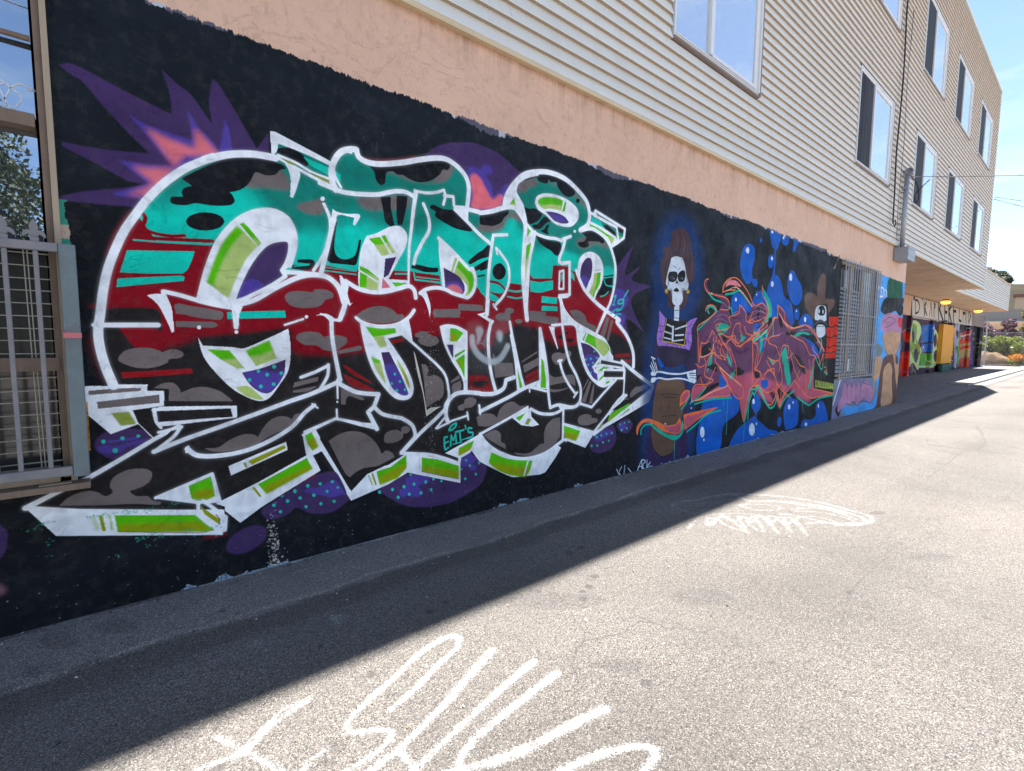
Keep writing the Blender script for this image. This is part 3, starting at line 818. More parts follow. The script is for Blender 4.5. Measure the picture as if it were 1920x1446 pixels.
L teal w=3.3 N 1130,535 1160,520
L teal w=3.3 N 1180,560 1185,465 1205,510 1225,450 1232,530
L teal w=3.3 N 1225,435 1300,415
L teal w=3.3 N 1262,430 1272,520
L teal w=3 N 1312,375 1318,405
C teal w=3.6 N 1370,400 1340,400 1345,435 1380,440 1375,475 1330,490
L teal w=2 N 1200,545 1280,525
L teal w=2 N 1285,505 1330,490
L teal w=3 K 1305,1235 1340,1180
L teal w=3 K 1210,1235 1230,1225 1205,1310
L teal w=2 K 1195,1310 1220,1310
C teal w=3 K 1290,1260 1255,1270 1250,1300 1290,1290 1298,1250 1295,1310 1270,1350 1240,1345
C teal w=2.5 K 1180,1390 1230,1350 1240,1365 1280,1350
C teal w=2.5 K 1215,1420 1240,1395 1275,1395
"""

MURAL_RIGHT = """
# blue glow and figure
S glowblue b=14 a=.85 S 300,200 420,120 560,180 640,350 660,600 660,800 600,950 560,1100 T 580,300 560,800 540,1130 300,1180 120,1150 130,700 150,300 S 150,1300 220,1000 210,600 240,350
S glowblue b=5 a=.6 T 160,1130 120,600 180,300 560,300 600,700 560,1150 350,1190
S skirt T 230!,480 520!,470 520,800 525,1120 515!,1165 160!,1255 150,1100 165,950 205,800 215,600
S bodice S 260,1080 330,1050 600!,1060 610!,1440 T 610,370 520,360 480,300 300,300 260,370 210,300 S 230,1300
S apron T 260,460 330,440 480,455 505,600 470,800 420,950 410,1050 370,1110 300,1135 250,1110 215,1050 200,950 205,800 220,620
C inkblack w=1.4 T 230,480 205,700 195,900 205,1030 250,1110 300,1138 380,1115
C inkblack w=1 T 275,580 370,572 450,582
L inkblack w=1 T 285,605 280,745
L inkblack w=1 T 425,605 415,775
L inkblack w=1 T 290,775 415,768
L inkblack w=1 T 358,605 355,750
L inkblack w=1 T 300,600 430,603
S hair S 380,330 390,265 440,235 490,235 540,290 560,400 585,520 585,700 545,740 520,900 480,960 400,960 350,930 340,850 300,740 280,600 290,520 310,450 310,400 350,400
S bone S 345!,760 330,730 345,640 365,560 380!,500 420,485 480!,500 500,560 515,650 535,740 520,790 480!,790 485,850 470,910 430,935 390,900 380!,790 350,790
C hairdk w=2 S 400,300 380,380 400,460
C hairdk w=2 S 450,260 470,340 450,430
C hairdk w=2 S 500,280 520,380 500,470
C hairdk w=2 S 540,420 555,520 540,600
C hairdk w=2 S 310,480 330,560 320,640
C hairdk w=2 S 330,640 320,720 345,800
C hairlt w=1.2 S 420,280 440,330 425,420
C hairlt w=1.2 S 490,300 500,400 480,450
C hairlt w=1.2 S 560,520 565,600 550,700
C hairlt w=1.2 S 345,430 330,500 300,540
C hairdk w=2 S 350,860 380,920 400,950
C hairdk w=2 S 500,860 490,920 470,950
S boneshade S 375,600 365,640 350,700 345,760 360,740
S boneshade S 500,600 515,650 530,730 515,700
S boneshade S 395,840 400,900 430,930 400,900
S inkblack S 352,650 365,628 410,622 435,640 430,690 400,718 360,710 350,680
S inkblack S 440,650 470,615 500,618 505,670 490,710 455,715 440,690
E hairdim S 385,678 18,16
E hairdim S 468,682 18,16
E bone S 404,688 4,4
E bone S 481,688 4,4
S inkblack S 415!,738 430,700 445!,742 432,728
C inkblack w=1.2 S 350!,790 375,780 385,800 382,900
C inkblack w=1.2 S 515,800 495,780 475,785 485,850
S inkblack S 400,795 425,770 450,795 428,808
L inkblack w=1 S 395,570 425,592
L inkblack w=1 S 440,605 462,590
E gold S 335,800 13,20
E gold S 530,805 14,18
S bone S 410,940 450,935 445,1080 440,1115 395!,1105 405,1040
L inkblack w=1 S 408,975 450,972
L inkblack w=1 S 402,1040 448,1045
S frill S 270!,975 300,1010 330,1060 320,1180 300,1250 500,1290 505,1180 530,1080 580,1050 615!,1040 580,1100 560,1150 565,1250 545,1330 545,1360 480,1370 400,1350 330,1310 260,1290 250,1200 270,1080
P inkblack S 325,1050 520,1085 497,1285 300,1250
L gold w=2.2 S 335,1050 300,1250 497,1290 520,1085
L bone w=3 S 340,1100 400,1130
L bone w=3 S 415,1145 515,1110
L bone w=3 S 320,1165 380,1185
L bone w=3 S 415,1200 490,1195
L bone w=2.5 S 315,1220 375,1235
L bone w=2.5 S 400,1250 485,1240
L bone w=6 S 395,1125 390,1245
L inkblack w=1 S 262,1110 310,1120
L inkblack w=1 S 255,1170 300,1165
L inkblack w=1 S 260,1240 290,1220
L inkblack w=1 S 330,1310 350,1270
L inkblack w=1 S 385,1340 395,1280
L inkblack w=1 S 430,1360 425,1290
L inkblack w=1 S 480,1365 460,1295
L inkblack w=1 S 530,1340 490,1300
L inkblack w=1 S 560,1270 510,1240
L inkblack w=1 S 555,1180 515,1180
L inkblack w=1 S 570,1100 520,1130
C inkblack w=1.2 S 260,1060 230,1250 215,1400 T 250,330
C inkblack w=1.2 S 600,1080 612,1300 T 610,200 600,370
C frilldk w=1.6 S 275,1120 290,1180 280,1250
C frilldk w=1.6 S 300,1290 340,1330 330,1290
C frilldk w=1.6 S 400,1300 410,1345 440,1300
C frilldk w=1.6 S 545,1120 530,1200 540,1300
C frilldk w=1.6 S 590,1060 560,1090 540,1120
S bodicedark T 270,140 550,180 530,260 440,320 340,330 280,250
C bone w=3 T 200,240 230,255
C bone w=3.4 T 205,392 270,372 360,388 450,392 530,378 598,360
C bone w=3.0 T 210,455 235,440 270,428 340,440 430,432 500,440 560,462
S bone T 195,380 220,365 240,385 235,410 200,405
S bone T 196,440 205,425 240,425 235,455 210,472 195,465
L bone w=2.2 T 215,370 190,315
L bone w=2.2 T 228,365 200,290
L bone w=2.2 T 240,362 212,262
L bone w=2.2 T 252,360 235,290
S bone T 520,385 560,372 600!,355 606!,455 585,478 550,455 530,430
L inkblack w=1 T 545,385 600,385
L inkblack w=1 T 545,405 603,405
L inkblack w=1 T 545,425 604,428
C inkblack w=1 T 210,412 290,404 400,412 520,402
L inkblack w=1 T 205,260 240,370
L inkblack w=1 T 195,300 225,380
L inkblack w=1.2 T 540,390 600,385
# blue drops
S blue S 1060,375 1110,380 1135,430 1130,500 1110,570 1105,650 1110,690 1145,690 1160,730 1145,765 1120,750 1105,715 1075,735 1035,700 1010,630 1000,560 1010,480 1030,410
E bonewhite S 1067,432 16,28
E blue S 1190,340 11,22
S blue S 1268!,210 1330,240 1400!,262 1350,330 1330,400 1315,560 1310,640 1350,700 1380,780 1400,850 1446,900 1446,1040 1240,1000 1230,900 1245,780 1290,660 1310,540 1310,420 1285,350 1270,290
E blue S 1410,340 32,50
L blue w=2.5 S 1330,400 1370,330
E bonewhite S 1293,265 8,14
E bonewhite S 1394,320 8,14
S blue S 1255,560 1270,490 1300,470 1305,530 1290,585 1265,590
E bonewhite S 1288,500 7,14
E bonewhite S 1293,735 12,24
E bonewhite S 1298,680 5,7
S blue S 920,900 940,830 990,815 1040,860 1090,930 1150,800 1200,830 1220,930 1000,1020 930,1020
E bonewhite S 963,875 9,18
E bonewhite S 1152,832 6,9
S blue U 0,285 40,285 70,340 70,420 50,500 55,590 90,595 95,640 80,665 60,640 50,605 20,635 -10,630
E bonewhite U 10,335 13,30
S blue U 205!,120 260,150 330!,180 300,240 285,310 262,345 260,450 255,550 285,570 320,650 340,750 400,810 420,900 415,1010 200,1030 180,760 195,650 235,580 245,480 250,400 255,330 230,300 215,220
E blue U 350,245 33,48
E bonewhite U 333,222 8,14
E bonewhite U 232,168 8,15
S blue U 400!,195 470,200 478,250 455,300 430,352 415,330 425,260
E blue U 218,435 25,60
E bonewhite U 228,408 9,17
S blue U 370,600 400,520 430,530 460,590 495,660 500,750 470,820 430,830 395,780 372,700
E bonewhite U 398,578 13,34
E bonewhite U 232,640 12,26
S blue U 430,900 445,860 465,860 478,910 465,960 440,955
E bonewhite U 450,884 5,9
S blue U 470,1000 500,930 550,910 590,960 605,1030 540,1040
E bonewhite U 528,960 10,24
S blue U 60,800 120,700 160,740 160,830 30,840
S blue V 440,420 500,350 600,400 660,520 600,540 500,500
S blue V 415,400 520,430 500,560 440,500
S blue V 130,750 180,740 190,790 165,815 135,800
S blue V 50,920 90,860 125,920 125,990 95,1030 90,1080 140,1130 200,1180 270,1195 280!,1225 0!,1310 -100,1340 -160,1330 -80,1180 0,1110 70,1060 80,1045 45,980
E bonewhite V 62,930 11,25
E bonewhite V 47,1182 26,58
E bonewhite V 88,1130 6,13
S blue V 335,1000 360,930 390,880 410,900 460,920 468,1020 460,1130 430!,1165 350!,1190 335,1100
E bonewhite V 384,978 11,24
E bonewhite V 419,938 6,13
S blue V 275,1130 285,1075 305,1070 318,1100 300,1155 285,1155
S blue V 495,1160 500,1110 530,1090 570,1095 620,1060 625,980 650,930 690,930 725,1020 732,1100 690!,1115 580,1145
E bonewhite V 536,1136 12,18
E bonewhite V 648,968 7,18
S blue T 610,950 640,800 660,660 720,560 960,560 990,640 990,720 940,780 870,830 840,900 830,1030 805!,1090 610!,1140 605,1050
E bonewhite T 659,917 20,50
E bonewhite T 674,987 6,12
E bonewhite T 845,460 9,18
E bonewhite T 1190,80 9,26
S blue T 670,100 720,60 900,100 900,180 700,200
E bonewhite T 690,1147 8,14
S blue T 260,240 310,320 280,330 256,280
S blue T 1140,0 1220,0 1220,180 1170,200
S blue S 670,1190 690,1100 730,1080 740,1130 690,1190
E bonewhite S 690,1145 8,14
# letters : teal shade, then purple body, then orange lines
C green2 w=4 S 870!,830 930,820 1000,800 1080,900 1160,1000
S green2 S 1200!,760 1250,840 1285,930 1285,1020 1240,1080 1180,1120 1250,1010
C green2 w=4 S 620,1150 700,1070 770,1010 790,980 740,940 705,960 720,1000
C green2 w=4 S 700,790 760,870 830,900 920,960 930,1010
S letterpurple S 630!,1160 720,1060 790,990 820,950 830,880 740,830 690,780 680,730 715!,690 700,740 740,810 840,830 890,870 900,960 930,1040 1000!,920 1055,1000 1080!,1020 1120,930 1200,910 1245,950 1250,1010 1200,1110 1260,1070 1340!,1030 1340!,925 1420,1020 U 420!,1040 520,1010 580,1040 640,1110 710!,1240 690,1300 640,1190 540!,1080 430!,1100 380,1100 V 400,280 560,400 600!,520 700!,490 620,560 605!,810 790!,855 600,905 560,950 450!,890 370,840 300!,985 270,850 180,850 240,950 150,930 T 1290,650 1250,670 1200,610 1150,500 1110,520 1030!,820 1000,600 960,590 820!,540 600,630 830,480 720,500 560!,650 575,540 610,460 650,400 615,400 610,100
S letterrose b=3 T 830!,400 1010,400 1100,380 1170,450 1110,520 1035!,820 1000,640 1000,590 940,560 850,480
S letterrose b=3 V 40,680 300,760 400,780 560,640 605,810 560,920 450,880 380,800 300,970 250,860 200,830 240,940 120,880 60,760
S letterrose T 600!,630 830,490 905!,490 905!,590 760,600
S letterrose T 560!,650 580,520 650,500 690,510 620,580
S letterrose T 890,470 1020,510 1020,590 1000,620 900,480
S letterrose V 600!,815 790!,855 720,865 590,900
S green2 S 790!,1130 830,1090 900,1110 880,1160 810,1200
S green2 S 1120!,1170 1160,1090 1180,1180 1130,1200
S green2 T 1110!,80 1240,20 1240,60 1120,90
S green2 V 55,360 180,280 180,320 60,390
S green2 V 430!,330 510,290 640,370 690,450 640,390 520,320 440,350
S green2 T 720!,270 750,200 740,300 700,380
S green2 T 900,420 960,350 950,400 920,440
S green2 V 550!,820 600,600 605!,600 580,800
S green2 V 350,430 370,540 385,640 400,760 370,780 340,640
S green2 V 200,540 250,560 240,600
S inkblack T 700,330 780,300 790,370 740,350
S inkblack T 660,150 740,110 720,210 660,240
S inkblack T 970,330 1040,370 1010,400 960,400
S inkblack S 1160!,940 1180!,940 1170,1050 1155!,1050
S inkblack V 280,830 310,790 330,850 300,910 280,870
S blue S 1150,1110 1180,1090 1165,1180 1130,1170
S inkblack V 430,500 500,560 540,680 480,640
C orange w=2.2 S 715!,690 690,700 680,750 710,810 800,840 870,860 900,900 900,960 860,970 825!,965
C orange w=2.2 S 630!,1446 620,1200 620,1120 700,1060 770,1000 780,950 740,925 700,940 690,980
C orange w=2.2 S 630!,1446 T 650,120 700,110 750!,0
C orange w=2.4 S 845!,810 850,750 900,690 960,680 1010,720 1080,820 1130,930 1200,910 1240,960 1245,1020
C orange w=2.4 S 845!,810 900,790 950,790 960,760 1030,820 1110,940 1120!,940
C orange w=2 S 1200!,750 1210,840 1250,920 1255,1010 1200,1090
C orange w=2 S 1120!,1090 1070,1080 1055!,1060 1050,990 1000!,925 985,1000 900,1040 920,1100 890,1140 800,1150 780,1110 830,1090
C orange w=2 S 930!,1250 960,1290 1000!,1300 1150,1170 1250,1070 1340!,1040 1340!,925 1400,990 U 350,980 400!,1050 520,1010 600,1050 700,1240
C orange w=2 S 960!,1100 1000,1090 1000,1150 1020,1200 990,1270 930,1230 940,1150 960,1100
C orange w=2 S 750!,1160 790,1230 760,1300 800!,1400 870,1420 820,1350 850,1270 900!,1330 930,1446
C orange w=2 S 1120,1446 1120,1200 1170!,1180 1130,1170
C orange w=2 T 650!,100 650,240 740!,200 760,130 760,30
C orange w=2 T 800!,0 840,100 890,180 870,240 810,90 800!,160
C orange w=2.2 T 560!,650 570,540 600,490 680!,490 760,450 680,400 720,250 770,200 780,280 810!,320 890,460
C orange w=2.2 T 600!,630 750,550 890,495 910!,590 760,600 600,635
C orange w=2.2 T 810!,320 880,390 1020,500 1025,600 1000!,620 960,600 900,500 810,330
C orange w=2.2 T 1000!,620 1000,640 1030!,820 1050,700 1100,520 1170!,490 1200,560 1240,650 1280,670 1320,600 1330!,480 1400,560 1446,600
C orange w=1.8 T 905!,160 960,300 970,420
C orange w=1.8 T 1115!,70 1110,500
C orange w=1.8 T 1115!,100 1170,170 1150,350 1190!,380 1210,440 1250!,350 1300,380 1350,500 1380,450
C orange w=2 T 890!,90 950,80 1000!,150 1060,100 1240,10
C orange w=2 U 60!,890 20,980 50,960 70,980 130,960 180!,930
C orange w=2 V 0!,380 60,340 170,260 250!,170 260,170 190,330 120,560 70!,640 130,680 60,790
C orange w=2 V 285!,60 290,130 350,230 390,260 430!,270 520,240 600,300 700!,480
C orange w=2 V 285!,60 300,260 330,210 400!,330 470,370 520,400 570!,510 620,520 600!,560 600!,815
C orange w=2 V 50!,370 60,400 100,410 70!,640
C orange w=2 V 190!,530 240,560 300,540 260!,420 200,400 210,350 300,330
C orange w=2 V 150,690 240,630 250!,700 180,560
C orange w=2 V 320!,440 340,420 380,440 370,540 420!,490 480,600 530,630 540!,860
C orange w=2 V 320,440 300,560 320,700 300!,980 280,860 240,820
C orange w=2 V 60!,790 120,800 180,850 250,820
C orange w=2.2 V 120!,800 150,870 170,940 220,960 270,880 290!,980 340,880 430!,740 540,880 600!,900 780,855
C orange w=2.2 V 600!,815 780,855
C orange w=2 V 600!,430 600,460 650,530 660!,610 690!,500 690,560
C orange w=2 V 480,650 440,740
C orange w=1.5 V 700!,620 715!,620 730!,680 710!,650
C green2 w=2.5 V 620,520 650,600 680,640 690,580
C green2 w=2.5 V 700,660 725,690
C green2 w=3 T 550!,660 620,600 690,520
C green2 w=3.2 T 590,665 750,620 920,610
C green2 w=4 T 1040!,820 1080,650 1115,560 1130,580 1160!,500 1230,640 1270,700 1310!,680 1340,600
C green2 w=3.5 V 10!,1090 30,830 70,820 110,800 160,920 210,990 250!,970 270,920
C green2 w=3.5 V 300!,990 350,900 430,830
C green2 w=3.5 V 455!,890 520,940 565!,965 640,910 700,890 790!,870
C green2 w=2 T 1040,830 1030,1000
L green2 w=1.6 T 890,620 875,940
L green2 w=1.4 T 850,620 850,680
L green2 w=1.4 V 500,920 510,1030
L green2 w=1.4 T 410,990 405,1170
L green2 w=3 V 240,200 240,340
C letterlight a=.6 w=1 S 760,1080 820,1050 900,1090
C letterlight a=.6 w=1 S 790,1030 850,1010 900,1040
C letterlight a=.6 w=1 S 1120,1010 1190,980 1240,1010
C letterlight a=.6 w=1 S 1110,1050 1180,1030 1230,1050
C letterlight a=.6 w=1 V 40,130 90,110 160,130
C letterlight a=.6 w=1 V 270,330 340,310 400,340
C letterlight a=.6 w=1 V 440,310 520,280 600,320

P blue T 815,385 880,470 868,505 812,515
P blue T 1170,60 1232,30 1212,200 1172,165
C inkblack w=1.5 V 60,225 100,215 118,250 80,265
S blue V 65,235 105,225 110,250 80,262
S blue V 130,745 185,735 195,780 165,815 138,800
C letterdark w=4 a=.7 S 740,1230 790,1180 850,1170
C letterdark w=4 a=.7 S 840,880 890,930 880,960
C letterdark w=3 a=.7 S 930,1050 990,1040 1010,1080
C letterdark w=4 a=.7 S 1120,950 1180,940 1230,980
C letterdark w=4 a=.7 S 870,1200 900,1250 960,1300
C letterdark w=4 a=.6 T 920,150 1000,200 1080,160
C letterdark w=4 a=.6 T 700,60 760,110 850,160
C letterdark w=4 a=.6 T 830,240 900,330 960,380
C letterdark w=4 a=.6 T 600,440 650,430 690,470
C letterdark w=4 a=.6 V 130,160 170,250 120,330
C letterdark w=4 a=.6 V 300,150 350,260 420,300
C letterdark w=4 a=.6 V 220,400 290,440 250,500
C letterdark w=4 a=.6 V 440,300 560,300 620,380
C letterdark w=4 a=.6 V 420,480 470,620 530,680
C letterlight a=.6 w=1 S 840,900 870,920 890,950
C letterlight a=.6 w=1 S 940,1000 985,985 1005,1010
C letterlight a=.6 w=1 T 930,50 1000,90 1060,60
C letterlight a=.6 w=1 T 880,120 920,170 940,230
C letterlight a=.6 w=1 V 60,90 110,70 170,100
C letterlight a=.6 w=1 V 290,190 350,240 400,300
C letterlight a=.6 w=1 V 230,420 290,440 300,470
C letterlight a=.6 w=1 V 480,290 560,280 640,340
S inkblack T 840,30 870,60 880,100 850,80
S inkblack T 1130,380 1160,370 1180,420 1140,430
S inkblack V 200,180 230,170 225,230 195,260
S inkblack V 280,100 295,150 330,240 300,260
S inkblack V 545,340 600,330 640,380 600,390
S inkblack V 350,300 380,300 400,330 360,330
S inkblack V 390,560 420,600 400,680
P green2 T 870,200 905,240 930,330 900,300
P green2 T 1000,30 1050,60 1020,110
P green2 V 120,340 150,300 145,420 118,520
P green2 V 310,500 345,440 355,500 330,600
C orange w=2 S 870,1280 950,1200 960,1290
C orange w=2 S 1040,1120 1060,1180 1110,1200
C orange w=2 T 820,20 900,60 940,20
C orange w=1.6 T 720,160 780,220 850,230
C orange w=1.6 T 600,300 640,330 690,300 680,250
C orange w=1.6 T 640!,420 690,510 780,330
C orange w=2 V 130,380 180,360 200,400
C orange w=1.8 V 230,600 280,560 300,600 290,660
C orange w=1.8 V 400,470 410,560 440,660 480,740
C orange w=1.8 V 560,550 575,640 570,760
C coralhi w=.8 T 640,240 745,200 760,120
C coralhi w=.8 T 820,330 890,395 1010,500
C coralhi w=.8 S 880,800 960,765 1030,825
C coralhi w=.8 S 850,790 870,730 920,690
C coralhi w=.8 V 60,395 180,290 250,175
C coralhi w=.8 V 295,130 350,220 430,265 520,245
C coralhi w=.8 T 560,640 640,620 740,560 890,500
E coralhi S 745,820 6,7
E coralhi T 200,838 6,7
E coralhi T 325,842 6,7
E coralhi T 560,700 6,6
# swooshes at the left of the second piece
S coral T 65!,940 65,880 100,820 150,795 210,805 300,850 370,860 430,840 455!,785 475,860 450,930 380,930 300,905 210,840 140,830 95,870 75!,940
S letterrose T 330,860 400,865 455,830 460,890 430,925 370,915 320,890
C orange w=1.6 T 70,940 80,860 150,800 240,820 330,860 420,845 455,790
C green2 w=4 T 105,935 110,890 150,850 210,850
S green2 T 190!,850 260,880 330,930 400,945 460,930 480!,800 495,870 480,930 430,985 380,985 310,950 250,910
S coral T 490!,760 560,740 700,710 805!,690 760,720 640,790 500!,900
S letterrose T 510,780 600,760 720,715 640,775 520,870
C green2 w=3.5 T 520,915 600,850 700,760 825,720
S coral T 455!,690 460,600 490,550 520,535 550!,545 530,620 490,660
S letterrose T 475,650 480,590 520,550 535,570 510,620
C green2 w=3.5 T 470,710 510,660 550,580
S pinkhat S 870!,765 880,730 920,700 970,710 1010,760 960,750 910,745
# little skull with the hat
S hatbrown b=1 U 640!,750 640,650 680,545 710,560 715,650 710!,770 750,775 790!,775 790,830 740,900 730,830 680,820 630,850 600,950 560,900 530,830 525,750 560,715 600,725
S bone U 615,950 620,880 640,840 680,830 715,850 720,930 710,975 625,965
S inkblack U 645,880 660,840 690,835 710,870 700,920 655,920
E bone U 655,885 7,20
E bone U 690,890 6,18
S moustache U 610,1010 640,970 665,960 690,970 730,1010 690,990 665,985 640,995
S bone U 630,1050 640,1010 690,1010 710,1040 705,1100 660,1125 635,1100
L inkblack w=1 U 635,1022 700,1025
C turq w=3 U 670,1130 680,1180 660,1260
C turq w=2 U 610,1040 620,1060
# red block letters
P redorange U 745,935 830,935 820,1090 810,1310 705,1310 725,1180 720,1040 745,1030
C inkblack w=2.4 U 735,1018 770,1030 800,1015 835,1028
C inkblack w=2.4 U 715,1112 760,1124 790,1108 830,1120
C inkblack w=2.2 U 700,1200 745,1212 780,1196 825,1208
C inkblack w=1.8 U 700,1258 750,1264 790,1252 820,1262
L inkblack w=1.6 U 772,940 768,1015
L inkblack w=1.6 U 800,940 803,1015
L inkblack w=1.6 U 757,1030 750,1110
L inkblack w=1.6 U 790,1030 796,1105
L inkblack w=1.6 U 745,1125 740,1200
L inkblack w=1.6 U 785,1115 780,1195
L inkblack w=1.6 U 745,1215 742,1256
L inkblack w=1.6 U 785,1205 782,1250
L inkblack w=.9 U 755,960 765,1000
L inkblack w=.9 U 775,965 785,1010
L inkblack w=.9 U 800,960 805,1010
L inkblack w=.9 U 740,1060 760,1100
L inkblack w=.9 U 775,1060 790,1110
L inkblack w=.9 U 800,1100 805,1150
L inkblack w=.9 U 735,1130 745,1170
L inkblack w=.9 U 740,1220 765,1210
L inkblack w=.9 U 775,1230 790,1190
L inkblack w=.9 U 730,1270 740,1250
L inkblack w=.9 U 765,1280 775,1245
# yellow-green row of letters
P yellowgreen a=.35 V 620,735 785,770 785,820 620,800
L yellowgreen w=1.6 V 625,735 622,795 636,797
L yellowgreen w=1.6 V 645,800 650,742 662,800
L yellowgreen w=1.6 V 672,750 670,802 685,804
L yellowgreen w=1.6 V 697,752 693,805 706,807
L yellowgreen w=1.6 V 716,757 714,808 730,808 730,760
L yellowgreen w=1.6 V 742,762 740,812
L yellowgreen w=1.6 V 755,765 752,815 765,790 776,818 778,770
# small white tag by the kerb
L chalk w=1.8 P 1090,1020 1115,1080
C chalk w=1.8 P 1130,1000 1110,1050 1150,1090
L chalk w=1.8 P 1155,990 1145,1085
L chalk w=1.6 P 1180,1010 1210,1050
L chalk w=2 T 70,1270 110,1170 120,1280
L chalk w=1.6 T 80,1230 120,1225
C chalk w=2 T 115,1280 115,1170 145,1180 120,1220 145,1270
L chalk w=2 T 160,1170 155,1270
L chalk w=2 T 190,1190 158,1225 205,1275
"""
MURAL_END = """
# panel right of the barred gate: grey wall, blue spray, plain shapes
P wallgrey U 1185,500 1446,560 O 1704,518 1690,760 1558,795 V 790,730 1130,715
S lavender b=2 V 800,730 850,740 800,900 770,1090 830,1060 860,900 900,760
S skyblue b=4 U 1190,700 1260,540 1446,640 1446,1100 1400,1300 V 1380,900 1370,600 1290,500 1240,560 1150,500 1140,440
S skyblue b=5 V 870,1060 880,1000 1000,980 1160,900 1160,700 1140,450 1230,380 1200,980 1000,1010 880,1050
S skyblue b=3 V 860,950 960,980 1140,900 1150,980 900,1050
S lavender b=3 V 860,760 1100,740 1130,900 1000,950 880,930
S mauve V 870,800 890,750 910,800 930,760 950,800 975,750 990,800 1010,740 1030,800 1050,760 1080,745 1100,780 1130,800 1150,860 1120,940 1060,900 1020,930 1000,960 960,930 930,960 900,940 880,980 850,1000 820,1050 825,960 860,880
C inkblack w=1 V 870,800 890,750 910,800 930,760 950,800 975,750 990,800 1010,740 1030,800 1050,760 1100,780
C inkblack w=1 V 900,940 930,960 960,930 1000,965 1030,930 1080,930 1120,940 1150,880
S inkblack V 825,960 800,1010 830,1070 850,1000 830,1030 820,1000
L inkblack w=.8 V 905,800 915,920
L inkblack w=.8 V 945,800 950,920
L inkblack w=.8 V 985,800 985,930
L inkblack w=.8 V 1030,790 1030,910
L inkblack w=.8 V 1075,780 1085,900
L white w=3 V 845,740 780,960
# plain stand-in shapes in the same colours
S inkblack b=.8 W 75,660 110,610 180,600 290,620 270,680 290,740 240,790 200,740 120,780 60,740
S capgreen W 120,560 130,450 180,385 230,390 265,450 268,560 262,610 140,610
C inkblack w=1.2 W 120,560 130,450 180,380 232,388 268,460 265,610
S mauve b=.8 W 60,900 80,800 140,760 230,780 280,850 270,930 220,960 110,960
S tanskin W 80,980 150,940 250,960 235,1080 200,1160 150,1180 100,1120
C inkblack w=1.3 W 70,960 110,1130 150,1185 200,1165 245,1060 255,950
C inkblack w=1 W 150,960 160,1060 190,1150
S redheart W 225,820 262,800 275,870 240,900
C inkblack w=1 W 80,850 140,800 200,830 150,880 100,900
S brownfur b=1 W 100,1180 220,1180 210,1446 O 1683,755 1635,770 V 1170,960 1200,700 W 60,1300
S tanskin W 0,1210 40,1160 70,1200 60,1300 30,1400 0,1420 V 1150,860 1145,700
S tanskin W 90,1300 140,1240 170,1300 165,1446 V 1310,940 1215,970 1225,800
S tanskin W 180,1160 200,1165 205,1250 255,1250 245,1350 210,1446 195,1300
S greybottle W 0,1070 40,1060 75,1100 60,1170 20,1180 0,1150
L white w=3 W 40,500 50,600 75,600
L white w=2.5 W 65,510 85,520 80,600 62,600 65,510
L white w=2 W 95,530 92,610
L white w=2 W 105,530 118,560 105,610
L inkblack w=1.3 W 55,450 60,470
L inkblack w=1.3 W 70,455 72,470
L inkblack w=1.3 W 82,455 85,470
"""

